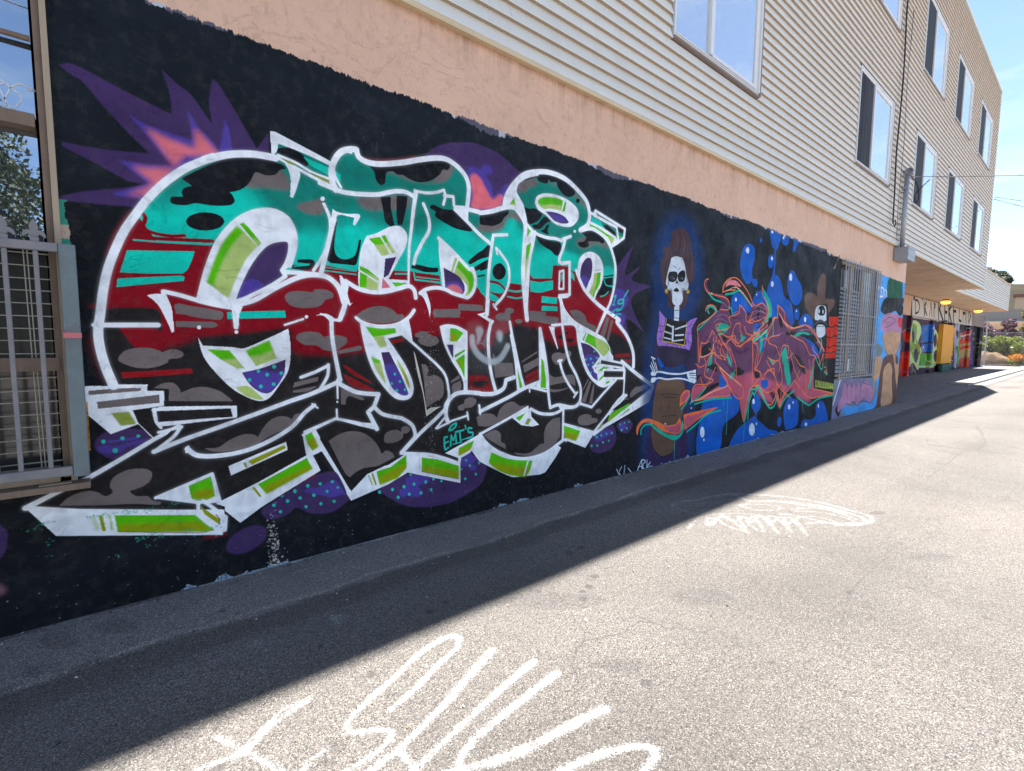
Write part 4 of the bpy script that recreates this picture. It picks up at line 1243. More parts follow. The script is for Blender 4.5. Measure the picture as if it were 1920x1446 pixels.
MURAL_BACK = """
P plum W 250,780 1080,850 1080,1300 250,1460
P platewhite W 330,530 915,730 915,885 330,800
P plategrey W 915,735 1060,790 1060,910 915,885
S inkblack W 345,600 385,550 420,560 440,600 470,565 500,580 520,610 545,590 570,610 560,640 350,640
S platewhite W 355,620 385,575 415,590 425,640 430,750 400,790 360,760
S platewhite W 430,640 455,590 480,600 485,700 480,800 440,780
S platewhite W 490,660 500,600 530,620 530,800 490,800
S platewhite W 535,640 555,620 565,650 560,800 540,800
L inkblack w=3.7 W 362,630 362,765 390,752 406,700 390,645 362,630
L inkblack w=3.7 W 445,640 450,790 470,650 445,700 475,780
L inkblack w=3.7 W 500,790 515,650 525,790
L inkblack w=3.7 W 545,800 545,660 560,690 545,720
L inkblack w=6.0 W 590,610 590,830
L inkblack w=6.0 W 625,640 597,720 635,840
L inkblack w=6.0 W 670,650 650,660 650,840 675,850
L inkblack w=5.1 W 652,750 672,755
L inkblack w=6.0 W 690,860 690,670 715,690 690,740 718,860
L inkblack w=6.0 W 735,850 735,650 765,660
L inkblack w=5.1 W 735,740 760,745
L inkblack w=4.6 W 815,690 795,700 790,830 812,840
L inkblack w=4.6 W 830,690 830,850
L inkblack w=4.6 W 830,760 850,765
L inkblack w=4.6 W 852,695 852,855
L inkblack w=4.6 W 868,700 868,860
L inkblack w=4.6 W 885,710 885,860 905,800 885,710
S redorange b=2 W 255,1150 320,1150 300,1350 245,1365
S redorange b=2 W 280,950 320,960 320,1040 285,1020
S limepale W 330,860 390,830 440,870 450,950 420,1050 460,1120 440,1180 420,1310 370,1240 320,1290 310,1000
S limegreen W 350,900 380,860 410,900 400,1000 440,1100 400,1240 350,1130 330,1000
S plum W 360,930 375,900 385,1000 370,1050
S plum W 380,1130 410,1100 420,1190 395,1240
P bluepanel W 450,880 555,865 545,1140 450,1130
L inkblack w=3.2 W 440,1055 550,1045
S inkblack W 500,960 450,1030 440,1100 455,1030
P greenpanel W 440,1155 525,1145 520,1265 440,1275
P limepale W 395,1270 530,1265 530,1285 400,1290
S limepale W 555,930 590,920 620,1000 600,1080 630,1150 600,1250 545,1290 530,1230 560,1140 540,1040
S plum W 570,1000 595,960 600,1050 580,1090
S plum W 570,1150 600,1120 605,1200 580,1230
P tealdeep W 655,880 750,870 745,910 650,920
P orangepanel W 615,950 640,930 640,1080 620,1080
P yellowpanel W 645,915 745,898 722,1178 632,1190
L inkblack w=2.3 W 632,1192 722,1180
P tealdeep W 660,1205 700,1200 722,1225 715,1325 640,1328 640,1250
L platewhite w=1.2 W 655,1210 700,1200 725,1225
S palemix W 750,880 800,870 810,960 790,1060 800,1180 780,1280 740,1280 740,1100
S plum W 770,930 790,960 770,1010
S plum W 760,1080 785,1100 770,1160
S greenpanel b=1 W 800,960 820,940 825,1240 795,1250
P inkblack W 820,870 895,880 895,930 820,910
P brick W 825,960 920,920 920,1280 815,1285
P redstripe W 825,1030 915,1010 915,1040 825,1065
P yellowdim W 825,1065 915,1040 915,1065 825,1090
P redstripe W 825,1090 915,1065 915,1090 825,1115
P yellowdim W 820,1120 915,1100 915,1180 820,1200
C platewhite w=2 W 830,985 880,975 930,930
S plum W 920,900 960,890 960,1280 920,1280
S violetmid b=1 W 900,960 940,940 950,1250 905,1240
P inkblack W 960,890 1025,900 1020,1275 950,1275
P lavender W 1030,905 1055,905 1055,1275 1020,1275
P limepale W 1048,910 1056,910 1056,1275 1048,1275
"""
MARKS_ROAD = """
C paint w=8,9 G 450,860 560,760 700,620 770,555 778,510 740,500 690,520 600,575 450,715 300,850 240,920 245,965 290,970 380,955 445,965 450,990 400,1050 240,1157 100,1280
C paint w=12,8 G 940,570 890,620 740,795 640,900 480,1055 330,1170 200,1280
C paint w=8 G 480,1050 525,1095 560,1157 570,1250
C paint w=12,7 G 1145,625 1000,745 850,880 700,1020 560,1157
C paint w=12,9 G 1255,680 1100,800 960,910 850,1010 780,1110 790,1145 900,1120 1050,1060 1250,970 1500,850
C paint w=10,16 G 700,1170 850,1140 1050,1080 1250,970 1490,855
C paint w=12 G 1230,1180 1380,1110 1500,1065 1640,1035 1730,1050 1735,1085 1680,1157 1600,1260
C paint w=6 H 1215,1145 1380,1225 1560,1330 1680,1400
C paint w=7,8 H 1095,1335 1250,1275 1380,1220 1530,1080 1640,1000 1740,930
C paint w=5 H 1370,1225 1480,1100 1600,990 1740,930
C paint w=3 H 1270,1350 1330,1270 1400,1230
C paint w=7 H 1690,1340 1760,1270 1850,1205
C chalk w=5 a=.75 I 160,340 190,325 300,310 420,285 520,285 700,295 900,325 1050,365 1150,395 1160,420 1100,437 980,440
C chalk w=3.5 a=.7 I 160,340 230,370 290,380 330,360
C chalk w=5 a=.75 I 500,300 560,320 700,320 850,335 1000,370 1110,400 1130,420
C chalk w=3 a=.7 I 780,370 900,375 1020,400 1080,425
C chalk w=3 a=.7 I 800,395 900,400 1000,430
C chalk w=3 a=.7 I 760,360 900,355 1050,395
C chalk w=5 a=.8 I 830,430 920,425 1020,438 1100,435
C chalk w=3 a=.7 I 500,345 560,335 640,338 700,350 690,362 600,365 540,355 500,345
C chalk w=3.5 a=.75 I 240,455 300,400 420,385 330,440
C chalk w=3.5 a=.75 I 330,395 350,445 420,390 540,480 490,400 520,395
C chalk w=3.5 a=.75 I 560,395 540,430 620,475 580,400 610,395 690,480 640,400 680,400 760,475 720,405 760,410 835,490 800,440 780,410
C chalk w=3 a=.9 I 420,400 470,420 520,400 560,425 600,395 650,430 700,400 740,430 790,405
C chalk w=3 a=.9 I 300,400 380,410 430,440 470,455 520,470
C chalk w=4 a=.9 I 700,385 780,390 860,410 960,428 1060,430
C chalk w=4 a=.9 I 640,320 760,330 880,350 980,372 1080,410
C chalk w=4 a=.9 I 900,340 1000,365 1080,392 1130,420 1080,432
C chalk w=3 a=.6 I 400,385 500,380 650,395 800,400
C chalk w=3 a=.5 I 380,330 480,340 560,320
C tealchalk w=4 a=.6 I 360,300 450,290 520,300 430,315
C tealchalk w=3 a=.5 I 280,340 350,325 420,320
S pale a=.8 G 150,400 190,395 240,395 215,415 195,440 175,435
S pale a=.5 b=2 H 1370,640 1430,600 1490,605 1450,650
S pale a=.6 H 1855,465 1920,460 1900,515 1870,500
E stain G 1440,210 22,10
E stain G 1412,260 22,11
E stain G 1380,283 16,8
E stain G 1383,318 22,11
E stain a=.6 G 1170,285 18,9
E stain a=.8 G 1692,727 30,18
E stain a=.5 G 1880,540 16,5
E stain a=.8 G 1375,70 20,9
E stain a=.8 G 1318,97 22,10
E stain a=.9 G 640,380 22,11
E stain a=.9 G 715,336 18,8
E stain a=.9 G 105,550 14,12
E stain a=.8 G 522,270 12,7
E stain a=.7 b=1 I 1190,378 40,9
E stain a=.7 I 1050,775 22,10
E stain a=.6 I 1725,465 22,6
E stain a=.5 b=2 G 180,1030 60,40
E stain a=.5 b=2 G 130,1110 50,30
L stainline a=.4 w=2 I 1130,690 1050,780 900,920
L stainline a=.3 w=4 b=2 I 1700,0 1720,40 1600,70 1400,180 1250,260
E stain a=.5 b=2 H 330,620 110,50
E stain a=.5 b=2 H 660,540 130,40
E stain a=.4 b=2 H 190,780 60,40
C stainline w=1.6 a=.8 Y 1150,668 1290,672 1400,690 1560,705 1700,714 1900,732
C stainline w=1.4 a=.6 Y 1510,720 1560,800 1590,870 1520,930 1380,960 1250,1060 1080,1180
L stainline w=3 b=1 a=.35 I 700,60 900,20 1200,-20
C stainline w=1.3 a=.6 I 1010,920 1050,780 1130,690 1240,600 1500,480
E stain a=.45 b=3 I 1450,600 120,20
E stain a=.4 b=3 I 300,800 160,40
E stain a=.35 b=3 G 1250,330 260,40
E stain a=.45 b=2 G 1560,640 150,30
E stain a=.5 b=1 I 210,1035 16,7
E stain a=.5 b=1 I 960,580 16,5
E stain a=.5 b=1 I 1120,850 14,6
E stain a=.5 b=1 I 1430,645 22,5
E stain a=.5 b=1 I 100,1150 16,8
C stainline w=1.5 a=.7 G 415,760 450,790 470,810
C stainline w=1.5 a=.7 G 520,835 600,820 680,828
L pale w=1 a=.6 H 515,735 940,430
L pale w=.8 a=.5 H 980,410 1240,390
L pale w=2.5 a=.6 H 1230,350 1265,345
C pale w=2.5 a=.9 H 1430,290 1440,275 1510,262
C pale w=3 a=.9 H 1640,238 1740,210 1830,185
C redp w=2.5 a=.7 H 1580,235 1660,215 1740,200
C pale w=2 a=.8 H 1250,318 1370,310
L pale w=1.2 a=.5 T 520,1220 570,1235
L pale w=1.2 a=.5 T 430,1240 480,1255
L pale w=1.2 a=.5 T 640,1180 690,1215
L pale w=1.2 a=.5 T 650,1200 600,1300
L pale w=1.2 a=.5 T 700,1170 760,1240
L pale w=1.2 a=.5 T 760,1150 830,1205
L pale w=1.2 a=.5 T 830,1130 900,1180
L pale w=1.2 a=.5 T 900,1160 960,1170
L pale w=1.2 a=.5 T 930,1090 900,1120
L pale w=1.2 a=.5 T 1060,1090 1140,1110
L pale w=1.2 a=.5 T 1190,1050 1230,1080
L pale w=1.2 a=.5 T 1270,1060 1310,1080
L pale w=1.2 a=.5 V 120,1320 180,1345
L pale w=1.2 a=.5 V 200,1280 260,1330
L pale w=1.2 a=.5 V 290,1270 340,1310
L pale w=1.2 a=.5 V 380,1240 440,1290
L pale w=1.2 a=.5 V 450,1240 520,1270
"""
# ================================================================ helpers
def link(o, parent=None):
    COL.objects.link(o)
    if parent is not None: o.parent = parent
    return o
def tag(o, label=None, cat=None, group=None, kind=None):
    if label: o['label'] = label
    if cat: o['category'] = cat
    if group: o['group'] = group
    if kind: o['kind'] = kind
    return o
def empty(name, loc=(0, 0, 0)):
    o = bpy.data.objects.new(name, None); o.location = loc; o.empty_display_size = .2
    return link(o)
class MB:
    """collects boxes, bars, tubes and quads, then links them as one mesh object"""
    def __init__(s): s.v = []; s.f = []; s.m = []
    def quad(s, a, b, c, d, mi=0):
        n = len(s.v); s.v += [tuple(a), tuple(b), tuple(c), tuple(d)]; s.f.append((n, n+1, n+2, n+3)); s.m.append(mi); return s
    def box(s, x0, x1, y0, y1, z0, z1, mi=0):
        n = len(s.v)
        s.v += [(x0,y0,z0),(x1,y0,z0),(x1,y1,z0),(x0,y1,z0),(x0,y0,z1),(x1,y0,z1),(x1,y1,z1),(x0,y1,z1)]
        for f in ((0,3,2,1),(4,5,6,7),(0,1,5,4),(1,2,6,5),(2,3,7,6),(3,0,4,7)): s.f.append(tuple(n+i for i in f)); s.m.append(mi)
        return s
    def prism(s, poly, x0, x1, mi=0):
        """poly in (y, z), extruded along x"""
        n = len(s.v); k = len(poly)
        s.v += [(x0, p[0], p[1]) for p in poly] + [(x1, p[0], p[1]) for p in poly]
        for i in range(k):
            j = (i + 1) % k; s.f.append((n+i, n+j, n+k+j, n+k+i)); s.m.append(mi)
        s.f.append(tuple(n+i for i in reversed(range(k)))); s.m.append(mi); s.f.append(tuple(n+k+i for i in range(k))); s.m.append(mi)
        return s
    def plate(s, poly, y0, y1, mi=0):
        """poly in (x, z), extruded along y"""
        n = len(s.v); k = len(poly)
        s.v += [(p[0], y0, p[1]) for p in poly] + [(p[0], y1, p[1]) for p in poly]
        for i in range(k):
            j = (i + 1) % k; s.f.append((n+i, n+k+i, n+k+j, n+j)); s.m.append(mi)
        s.f.append(tuple(n+i for i in range(k))); s.m.append(mi); s.f.append(tuple(n+k+i for i in reversed(range(k)))); s.m.append(mi)
        return s
    def tube(s, pts, r, n=8, mi=0, cap=True):
        pts = [Vector(p) for p in pts]; R = r if hasattr(r, '__len__') else [r]*len(pts); base = len(s.v)
        up = Vector((0, 0, 1))
        for i, p in enumerate(pts):
            t = (pts[min(i+1, len(pts)-1)] - pts[max(i-1, 0)]).normalized()
            a = t.cross(up)
            if a.length < 1e-3: a = t.cross(Vector((1, 0, 0)))
            a.normalize(); b = t.cross(a); up = b if abs(b.dot(up)) > .1 else up
            for k in range(n):
                th = 2*math.pi*k/n; q = p + (a*math.cos(th) + b*math.sin(th))*R[i]; s.v.append(tuple(q))
        for i in range(len(pts)-1):
            for k in range(n):
                k2 = (k+1) % n; s.f.append((base+i*n+k, base+i*n+k2, base+(i+1)*n+k2, base+(i+1)*n+k)); s.m.append(mi)
        if cap:
            s.f.append(tuple(base+k for k in reversed(range(n)))); s.m.append(mi)
            s.f.append(tuple(base+(len(pts)-1)*n+k for k in range(n))); s.m.append(mi)
        return s
    def build(s, name, mats, parent=None, smooth=False, bevel=0, uv=None):
        me = bpy.data.meshes.new(name); me.from_pydata(s.v, [], s.f)
        for mt in (mats if isinstance(mats, (list, tuple)) else [mats]): me.materials.append(mt)
        if any(s.m): me.polygons.foreach_set('material_index', s.m)
        if smooth: me.polygons.foreach_set('use_smooth', [True]*len(s.f))
        if bevel:
            bm = bmesh.new(); bm.from_mesh(me); bmesh.ops.bevel(bm, geom=bm.edges[:], offset=bevel, segments=1, affect='EDGES'); bm.to_mesh(me); bm.free()
        me.update()
        if uv: set_uv(me, *uv)
        o = bpy.data.objects.new(name, me)
        return link(o, parent)
def set_uv(me, ax, x0, x1, z0, z1):
    """planar uv from two world axes, so that painted sheets lie where they were surveyed"""
    uvl = me.uv_layers.new(name='UVMap'); co = np.empty(len(me.vertices)*3); me.vertices.foreach_get('co', co); co = co.reshape(-1, 3)
    li = np.empty(len(me.loops), int); me.loops.foreach_get('vertex_index', li)
    u = (co[li][:, ax[0]] - x0) / (x1 - x0); v = (co[li][:, ax[1]] - z0) / (z1 - z0)
    uvl.data.foreach_set('uv', np.stack([u, v], 1).ravel())

# ---------------------------------------------------------------- materials
def nmat(name):
    mt = bpy.data.materials.new(name); mt.use_nodes = True
    nt = mt.node_tree; return mt, nt.nodes, nt.links, nt.nodes['Principled BSDF']
def N(nodes, typ, **kw):
    n = nodes.new(typ)
    for k, v in kw.items():
        if k in n.inputs: n.inputs[k].default_value = v
        else: setattr(n, k, v)
    return n
def ramp(nodes, links, src, stops):
    r = nodes.new('ShaderNodeValToRGB'); links.new(src, r.inputs[0])
    e = r.color_ramp.elements
    while len(e) < len(stops): e.new(.5)
    for i, (p, c) in enumerate(stops):
        e[i].position = p; e[i].color = (c, c, c, 1) if not hasattr(c, '__len__') else (*c, 1)
    return r.outputs[0]
def mixc(nodes, links, fac, a, b, mode='MIX'):
    mx = nodes.new('ShaderNodeMix'); mx.data_type = 'RGBA'; mx.blend_type = mode
    for key, val in (('Factor', fac), ('A', a), ('B', b)):
        if hasattr(val, 'links') or hasattr(val, 'is_output'): links.new(val, mx.inputs[key])
        elif key == 'Factor': mx.inputs[key].default_value = val
        else: mx.inputs[key].default_value = (*val, 1) if len(val) == 3 else val
    return mx.outputs['Result']
def noise(nodes, links, vec, scale, detail=4, rough=.55, sc=None, dist=0):
    if sc is not None:
        mp = nodes.new('ShaderNodeMapping'); mp.inputs['Scale'].default_value = sc; links.new(vec, mp.inputs['Vector']); vec = mp.outputs[0]
    n = N(nodes, 'ShaderNodeTexNoise', Scale=scale, Detail=detail, Roughness=rough, Distortion=dist); links.new(vec, n.inputs['Vector'])
    return n.outputs['Fac']
def bump(nodes, links, bsdf, h, strength=.3, dist=.01, prev=None):
    b = N(nodes, 'ShaderNodeBump', Strength=strength, Distance=dist); links.new(h, b.inputs['Height'])
    if prev is not None: links.new(prev, b.inputs['Normal'])
    links.new(b.outputs[0], bsdf.inputs['Normal']); return b.outputs[0]
def obj_vec(nodes): return nodes.new('ShaderNodeTexCoord').outputs['Object']
def plain(name, col, rough=.6, metal=0, var=.15, scale=6, bumps=.0, spec=.5, dirt=None, stretch=None):
    mt, n, l, b = nmat(name); v = obj_vec(n)
    f = noise(n, l, v, scale, 5, .6, sc=stretch); lo = tuple(c*(1-var) for c in col); hi = tuple(min(1, c*(1+var)) for c in col)
    c = mixc(n, l, f, lo, hi)
    if dirt: c = mixc(n, l, ramp(n, l, noise(n, l, v, scale*.6+1.3, 8, .7), [(.5, 0), (.72, 1)]), c, dirt)
    l.new(c, b.inputs['Base Color']); b.inputs['Roughness'].default_value = rough; b.inputs['Metallic'].default_value = metal
    b.inputs['Specular IOR Level'].default_value = spec
    if bumps: bump(n, l, b, noise(n, l, v, scale*8, 3), bumps, .01)
    return mt

def paint_image(name, canvas, extra=None):
    h, w = canvas.img.shape[:2]; a = np.ones((h, w, 4), np.float32)
    im = np.clip(canvas.img, 0, 1)
    a[..., :3] = np.where(im <= .0031308, im*12.92, 1.055*np.power(im, 1/2.4) - .055)
    img = bpy.data.images.new(name, w, h, alpha=False); img.colorspace_settings.name = 'sRGB'
    img.pixels.foreach_set(a[::-1].ravel()); img.pack(); return img

def smooth_noise(n, step, amp, r):
    k = int(n/step) + 3; c = r.normal(0, amp, k); x = np.arange(n)/step
    i = x.astype(int); t = x - i; t = t*t*(3 - 2*t); return c[i]*(1-t) + c[i+1]*t

# ================================================================ painted sheets (wall, recess wall, road)
YW = 3.627                      # face of the stucco wall
WX0, WX1, WZ0, WZ1, WRES = -1.75, 17.2, -.06, 4.26, .0035
def wall_canvas():
    w = int((WX1-WX0)/WRES); h = int((WZ1-WZ0)/WRES)
    def mp(p):
        d = np.stack([p[:, 0]-CX, p[:, 1]-CY, np.full(len(p), F_PX)], 1) @ R_CAM.T
        t = YW/d[:, 1]; return np.stack([(d[:, 0]*t - WX0)/WRES, (WZ1 - CAM_H - d[:, 2]*t)/WRES], 1)
    def sc(p): return np.hypot(*(mp(p + [0, .5]) - mp(p - [0, .5])).T)
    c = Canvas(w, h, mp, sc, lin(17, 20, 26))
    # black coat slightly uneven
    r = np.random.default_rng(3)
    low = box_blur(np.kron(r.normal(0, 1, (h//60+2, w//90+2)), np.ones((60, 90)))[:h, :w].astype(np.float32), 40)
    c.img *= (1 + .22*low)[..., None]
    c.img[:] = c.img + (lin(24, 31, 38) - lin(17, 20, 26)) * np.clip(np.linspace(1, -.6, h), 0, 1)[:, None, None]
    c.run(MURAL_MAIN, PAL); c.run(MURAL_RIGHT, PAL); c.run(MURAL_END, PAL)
    # brushed unevenness of the paint: faint streaks in the white, roller marks everywhere
    lum = c.img.mean(2); br = np.clip((lum - .45)/.25, 0, 1)
    sx = box_blur(r.random((h//3+1, w//3+1)).astype(np.float32), 0)
    def aniso(a, b, amp):
        q_ = r.normal(0, 1, (h//b+3, w//a+3)).astype(np.float32)
        q_ = np.repeat(np.repeat(q_, b, 0), a, 1)[:h, :w]
        for ax, k_ in ((0, b), (1, a)):
            q_ = box_blur_axis(q_, k_//2 + 1, ax)
        return q_*amp
    s1 = aniso(6, 90, .10) + aniso(60, 8, .09)
    c.img *= np.clip(1 - br*np.clip(s1, 0, .3), 0, 1)[..., None]
    c.img *= (1 + aniso(120, 30, .10) + aniso(14, 14, .05))[..., None]
    # peach stucco above the ragged edge of the black coat
    zz = (WZ1 - (np.arange(h)+.5)*WRES)[:, None]; X = WX0 + (np.arange(w)+.5)*WRES
    edge = np.interp(X, [-2, 0, .3, 1.65, 3, 6, 9, 11.1, 11.12, 11.95, 12.0, 14.45, 14.5, 17.2], [3.6, 3.57, 3.53, 3.51, 3.51, 3.51, 3.50, 3.49, 3.44, 3.42, 3.42, 3.42, 3.40, 3.36])
    edge = edge + smooth_noise(w, 55, .006, r) + smooth_noise(w, 9, .004, r) + smooth_noise(w, 2, .005, r) + smooth_noise(w, 400, .010, r)
    m = np.clip((zz - edge[None, :])/WRES + .5, 0, 1)
    rim = np.clip(smooth_noise(w, 160, .034, r) + .014, 0, .06)*(X < 11.5) + smooth_noise(w, 6, .004, r)
    m2 = np.clip((zz - (edge - rim)[None, :])/WRES + .5, 0, 1)*.9
    grey = np.where((smooth_noise(w, 30, 1, r) > .9)[None, :, None], lin(190, 195, 205), lin(92, 90, 104))
    c.img += (grey - c.img)*m2[..., None]
    pe = lin(216, 180, 158)
    pimg = np.empty_like(c.img); pimg[:] = pe
    st = smooth_noise(w, 22, 1, r)*.6 + smooth_noise(w, 5, 1, r)*.5                      # grime running down from the trim
    grime_shadow = np.clip((zz - 3.75)/.4, 0, 1)**2*np.clip(.2 + .28*st, 0, 1)[None, :] + np.clip((zz - 4.12)/.04, 0, 1)*.5  # dirt streaks, plus a shadow line painted in just under the trim
    pimg += (lin(128, 98, 80) - pimg)*np.clip(grime_shadow*.55, 0, .8)[..., None]
    c.img += (pimg - c.img)*m[..., None]
    # chips, specks and drips
    def specks(n, cx, cz, sx, sz, col, rad, al=.8):
        for _ in range(n):
            x = r.normal(cx, sx); z = r.normal(cz, sz)
            i = int((x - WX0)/WRES); j = int((WZ1 - z)/WRES)
            if z > 3.45 or not (4 < i < w-6 and 4 < j < h-6): continue
            a, b = r.integers(1, rad+1, 2); k = r.random()*al
            c.img[j:j+b, i:i+a] += (col - c.img[j:j+b, i:i+a])*k
    cream = lin(206, 200, 190)
    [specks(26, cx_, cz_, .05, .07, cream, 1) for cx_, cz_ in zip(r.normal(3.2, .35, 22), r.normal(3.05, .3, 22))]; [specks(12, cx_, cz_, .03, .03, cream, 1, .6) for cx_, cz_ in zip(r.normal(1.7, .6, 14), r.normal(3.1, .15, 14))]
    specks(260, 5, 1.7, 4, .9, cream, 1, .3); specks(420, 2.0, .16, 2.2, .10, cream, 2, .55); specks(260, 2.12, 1.25, .03, .5, cream, 2, .9)
    specks(160, 2.4, 1.35, .16, .25, cream, 2, .7); [specks(9, cx_, cz_, .02, .008, lin(70, 160, 130), 3, .6) for cx_, cz_ in zip(r.normal(.2, .22, 26), r.normal(.42, .05, 26))]; [specks(12, cx_, cz_, .02, .006, lin(70, 170, 130), 3, .7) for cx_, cz_ in zip(r.normal(.1, .16, 16), r.normal(.585, .008, 16))]
    specks(240, .85, .12, .02, .15, cream, 4, .9)
    # splashes of old paint along the foot
    foot = .0 + np.clip(smooth_noise(w, 26, .022, r), 0, .05) + np.clip(smooth_noise(w, 7, .012, r), 0, 1)
    sel = (smooth_noise(w, 120, 1, r) > .35) & (X > .3) & (X < 12)
    m3 = np.clip((foot[None, :] + .012 - zz)/WRES, 0, 1)*sel[None, :]*(r.random((h, w)) > .3)*.9
    c.img += (lin(170, 185, 205) - c.img)*m3[..., None]
    # worn strip by the window post
    wd = np.clip(smooth_noise(h, 26, .012, r) + smooth_noise(h, 6, .006, r) + .006, 0, .04)
    mm = ((X[None, :] < (-.125 + wd)[:, None]) & (X[None, :] > -.15) & (zz < 2.35) & (zz > .95)).astype(np.float32)
    c.img += (np.where(smooth_noise(h, 18, 1, r)[:, None, None] > .3, lin(196, 176, 160), lin(70, 150, 130)) - c.img)*mm[..., None]*.8
    c.blend((int((-.11-WX0)/WRES), int((WZ1-1.25)/WRES), (r.random((int(.28/WRES), 8)) > .1).astype(np.float32)), lin(206, 130, 40), .9, 0)
    return c
BY = 6.6; BX0, BX1, BZ0, BZ1, BRES = 28.0, 59.0, -.1, 4.6, .012
def back_canvas():
    w = int((BX1-BX0)/BRES); h = int((BZ1-BZ0)/BRES)
    def mp(p):
        d = np.stack([p[:, 0]-CX, p[:, 1]-CY, np.full(len(p), F_PX)], 1) @ R_CAM.T
        t = BY/d[:, 1]; return np.stack([(d[:, 0]*t - BX0)/BRES, (BZ1 - CAM_H - d[:, 2]*t)/BRES], 1)
    def sc(p): return np.hypot(*(mp(p + [0, .5]) - mp(p - [0, .5])).T)
    c = Canvas(w, h, mp, sc, lin(90, 62, 70)); c.run(MURAL_BACK, PAL)
    r = np.random.default_rng(9); keys = ['limepale', 'plum', 'inkblack', 'palemix', 'turq', 'redstripe', 'yellowdim', 'lavender', 'greenpanel', 'coral', 'violetmid', 'white', 'bluepanel']
    for i in range(330):                      # layers of small tags over everything
        x = r.uniform(0, w); y = r.uniform(h*.36, h*.97); n_ = int(r.integers(3, 6)); p = np.cumsum(r.normal(0, 1, (n_, 2))*[22, 9], 0) + [x, y]
        q = smooth(p, [False]*n_, False, 4); wd = r.uniform(1.5, 7)
        c.blend(c.mask_stroke(q, np.full(len(q), wd), wd, 4), PAL[keys[int(r.integers(len(keys)))]], r.uniform(.35, .85), 1 if i % 3 else 0)
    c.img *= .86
    return c
GX0, GX1, GY0, GY1, GRES = -1.2, 17.0, -.4, 3.8, .004
def road_canvas():
    w = int((GX1-GX0)/GRES); h = int((GY1-GY0)/GRES)
    def mp(p):
        d = np.stack([p[:, 0]-CX, p[:, 1]-CY, np.full(len(p), F_PX)], 1) @ R_CAM.T
        t = -CAM_H/d[:, 2]; return np.stack([(d[:, 0]*t - GX0)/GRES, (GY1 - d[:, 1]*t)/GRES], 1)
    def sc(p):
        a = mp(p + [.5, 0]) - mp(p - [.5, 0]); b = mp(p + [0, .5]) - mp(p - [0, .5])
        return np.sqrt(np.abs(a[:, 0]*b[:, 1] - a[:, 1]*b[:, 0]))
    c = Canvas(w, h, mp, sc, np.zeros(3))
    z = np.zeros(3)
    pal = dict(paint=np.array([1, 0, 0.]), chalk=np.array([.50, 0, 0.1]), tealchalk=np.array([.42, 0, .8]), pale=np.array([.45, 0, .35]), stain=np.array([0, 1, 0.]),
               stainline=np.array([0, .8, 0.]), redp=np.array([.0, .3, 0.]))
    c.run(MARKS_ROAD, pal)
    # old white and blue paint splashed where wall and pavement meet
    r = np.random.default_rng(5); X = GX0 + (np.arange(w)+.5)*GRES; yy = (GY1 - (np.arange(h)+.5)*GRES)[:, None]
    foot = YW - np.clip(smooth_noise(w, 26, .03, r), 0, .07) - np.clip(smooth_noise(w, 6, .015, r), 0, 1)
    sel = (smooth_noise(w, 140, 1, r) > .2) & (X > .4) & (X < 12)
    blk = YW - np.clip(smooth_noise(w, 60, .03, r) + .02, 0, .09) - np.clip(smooth_noise(w, 5, .014, r), 0, 1)       # the black coat spilled onto the pavement
    mb_ = np.clip((yy - blk[None, :])/GRES, 0, 1)*(r.random((h, w)) > .12)
    c.img += (np.array([0, 1.2, 0]) - c.img)*mb_[..., None]*.95
    m3 = np.clip((yy - foot[None, :] + .02)/GRES, 0, 1)*sel[None, :]*(r.random((h, w)) > .3)*1.0
    c.img += (np.array([.95, 0, .3]) - c.img)*m3[..., None]
    img = bpy.data.images.new('road_marks', w, h, alpha=False); img.colorspace_settings.name = 'Non-Color'
    for ch in (0, 2): c.img[..., ch] = box_blur(box_blur(c.img[..., ch], 2), 2)
    a = np.ones((h, w, 4), np.float32); a[..., :3] = np.clip(c.img, 0, 1); img.pixels.foreach_set(a[::-1].ravel()); img.pack()
    return img

# ---------------------------------------------------------------- the materials in use
def m_mural(name, img, wear=1.0, k=1.2, bs=.42):
    mt, n, l, b = nmat(name); v = obj_vec(n)
    t = n.new('ShaderNodeTexImage'); t.image = img; t.interpolation = 'Linear'; t.extension = 'EXTEND'
    c = t.outputs['Color']
    big = noise(n, l, v, .9, 6, .6); fine = noise(n, l, v, 14, 8, .7)
    c = mixc(n, l, ramp(n, l, big, [(.3, .86), (.7, 1.0)]), (0, 0, 0), c)
    c = mixc(n, l, ramp(n, l, fine, [(.36, .14*wear), (.5, 0)]), c, (.08, .076, .07))            # dusty grain
    c = mixc(n, l, ramp(n, l, noise(n, l, v, 5, 10, .75, sc=(1, 1, .25)), [(.62, 0), (.8, .16*wear)]), c, (.30, .28, .26))
    hsv = N(n, 'ShaderNodeHueSaturation', Saturation=1.06); l.new(c, hsv.inputs['Color']); c = mixc(n, l, 1.0, hsv.outputs[0], (k, k, k), 'MULTIPLY')
    l.new(c, b.inputs['Base Color'])
    l.new(ramp(n, l, noise(n, l, v, 3, 4), [(.3, .5), (.7, .8)]), b.inputs['Roughness']); b.inputs['Specular IOR Level'].default_value = .15
    p = bump(n, l, b, noise(n, l, v, 34, 6, .65), bs, .012)
    vo = N(n, 'ShaderNodeTexVoronoi', Scale=120.); l.new(v, vo.inputs['Vector'])
    p = bump(n, l, b, vo.outputs['Distance'], .35, .004, p)
    cr = noise(n, l, v, 2.2, 9, .6, dist=1.6); ab = N(n, 'ShaderNodeMath', operation='SUBTRACT'); l.new(cr, ab.inputs[0]); ab.inputs[1].default_value = .5
    a2 = N(n, 'ShaderNodeMath', operation='ABSOLUTE'); l.new(ab.outputs[0], a2.inputs[0])
    crk = ramp(n, l, a2.outputs[0], [(.0, 0), (.006, 1)])
    bump(n, l, b, crk, .5, .008, p)
    return mt
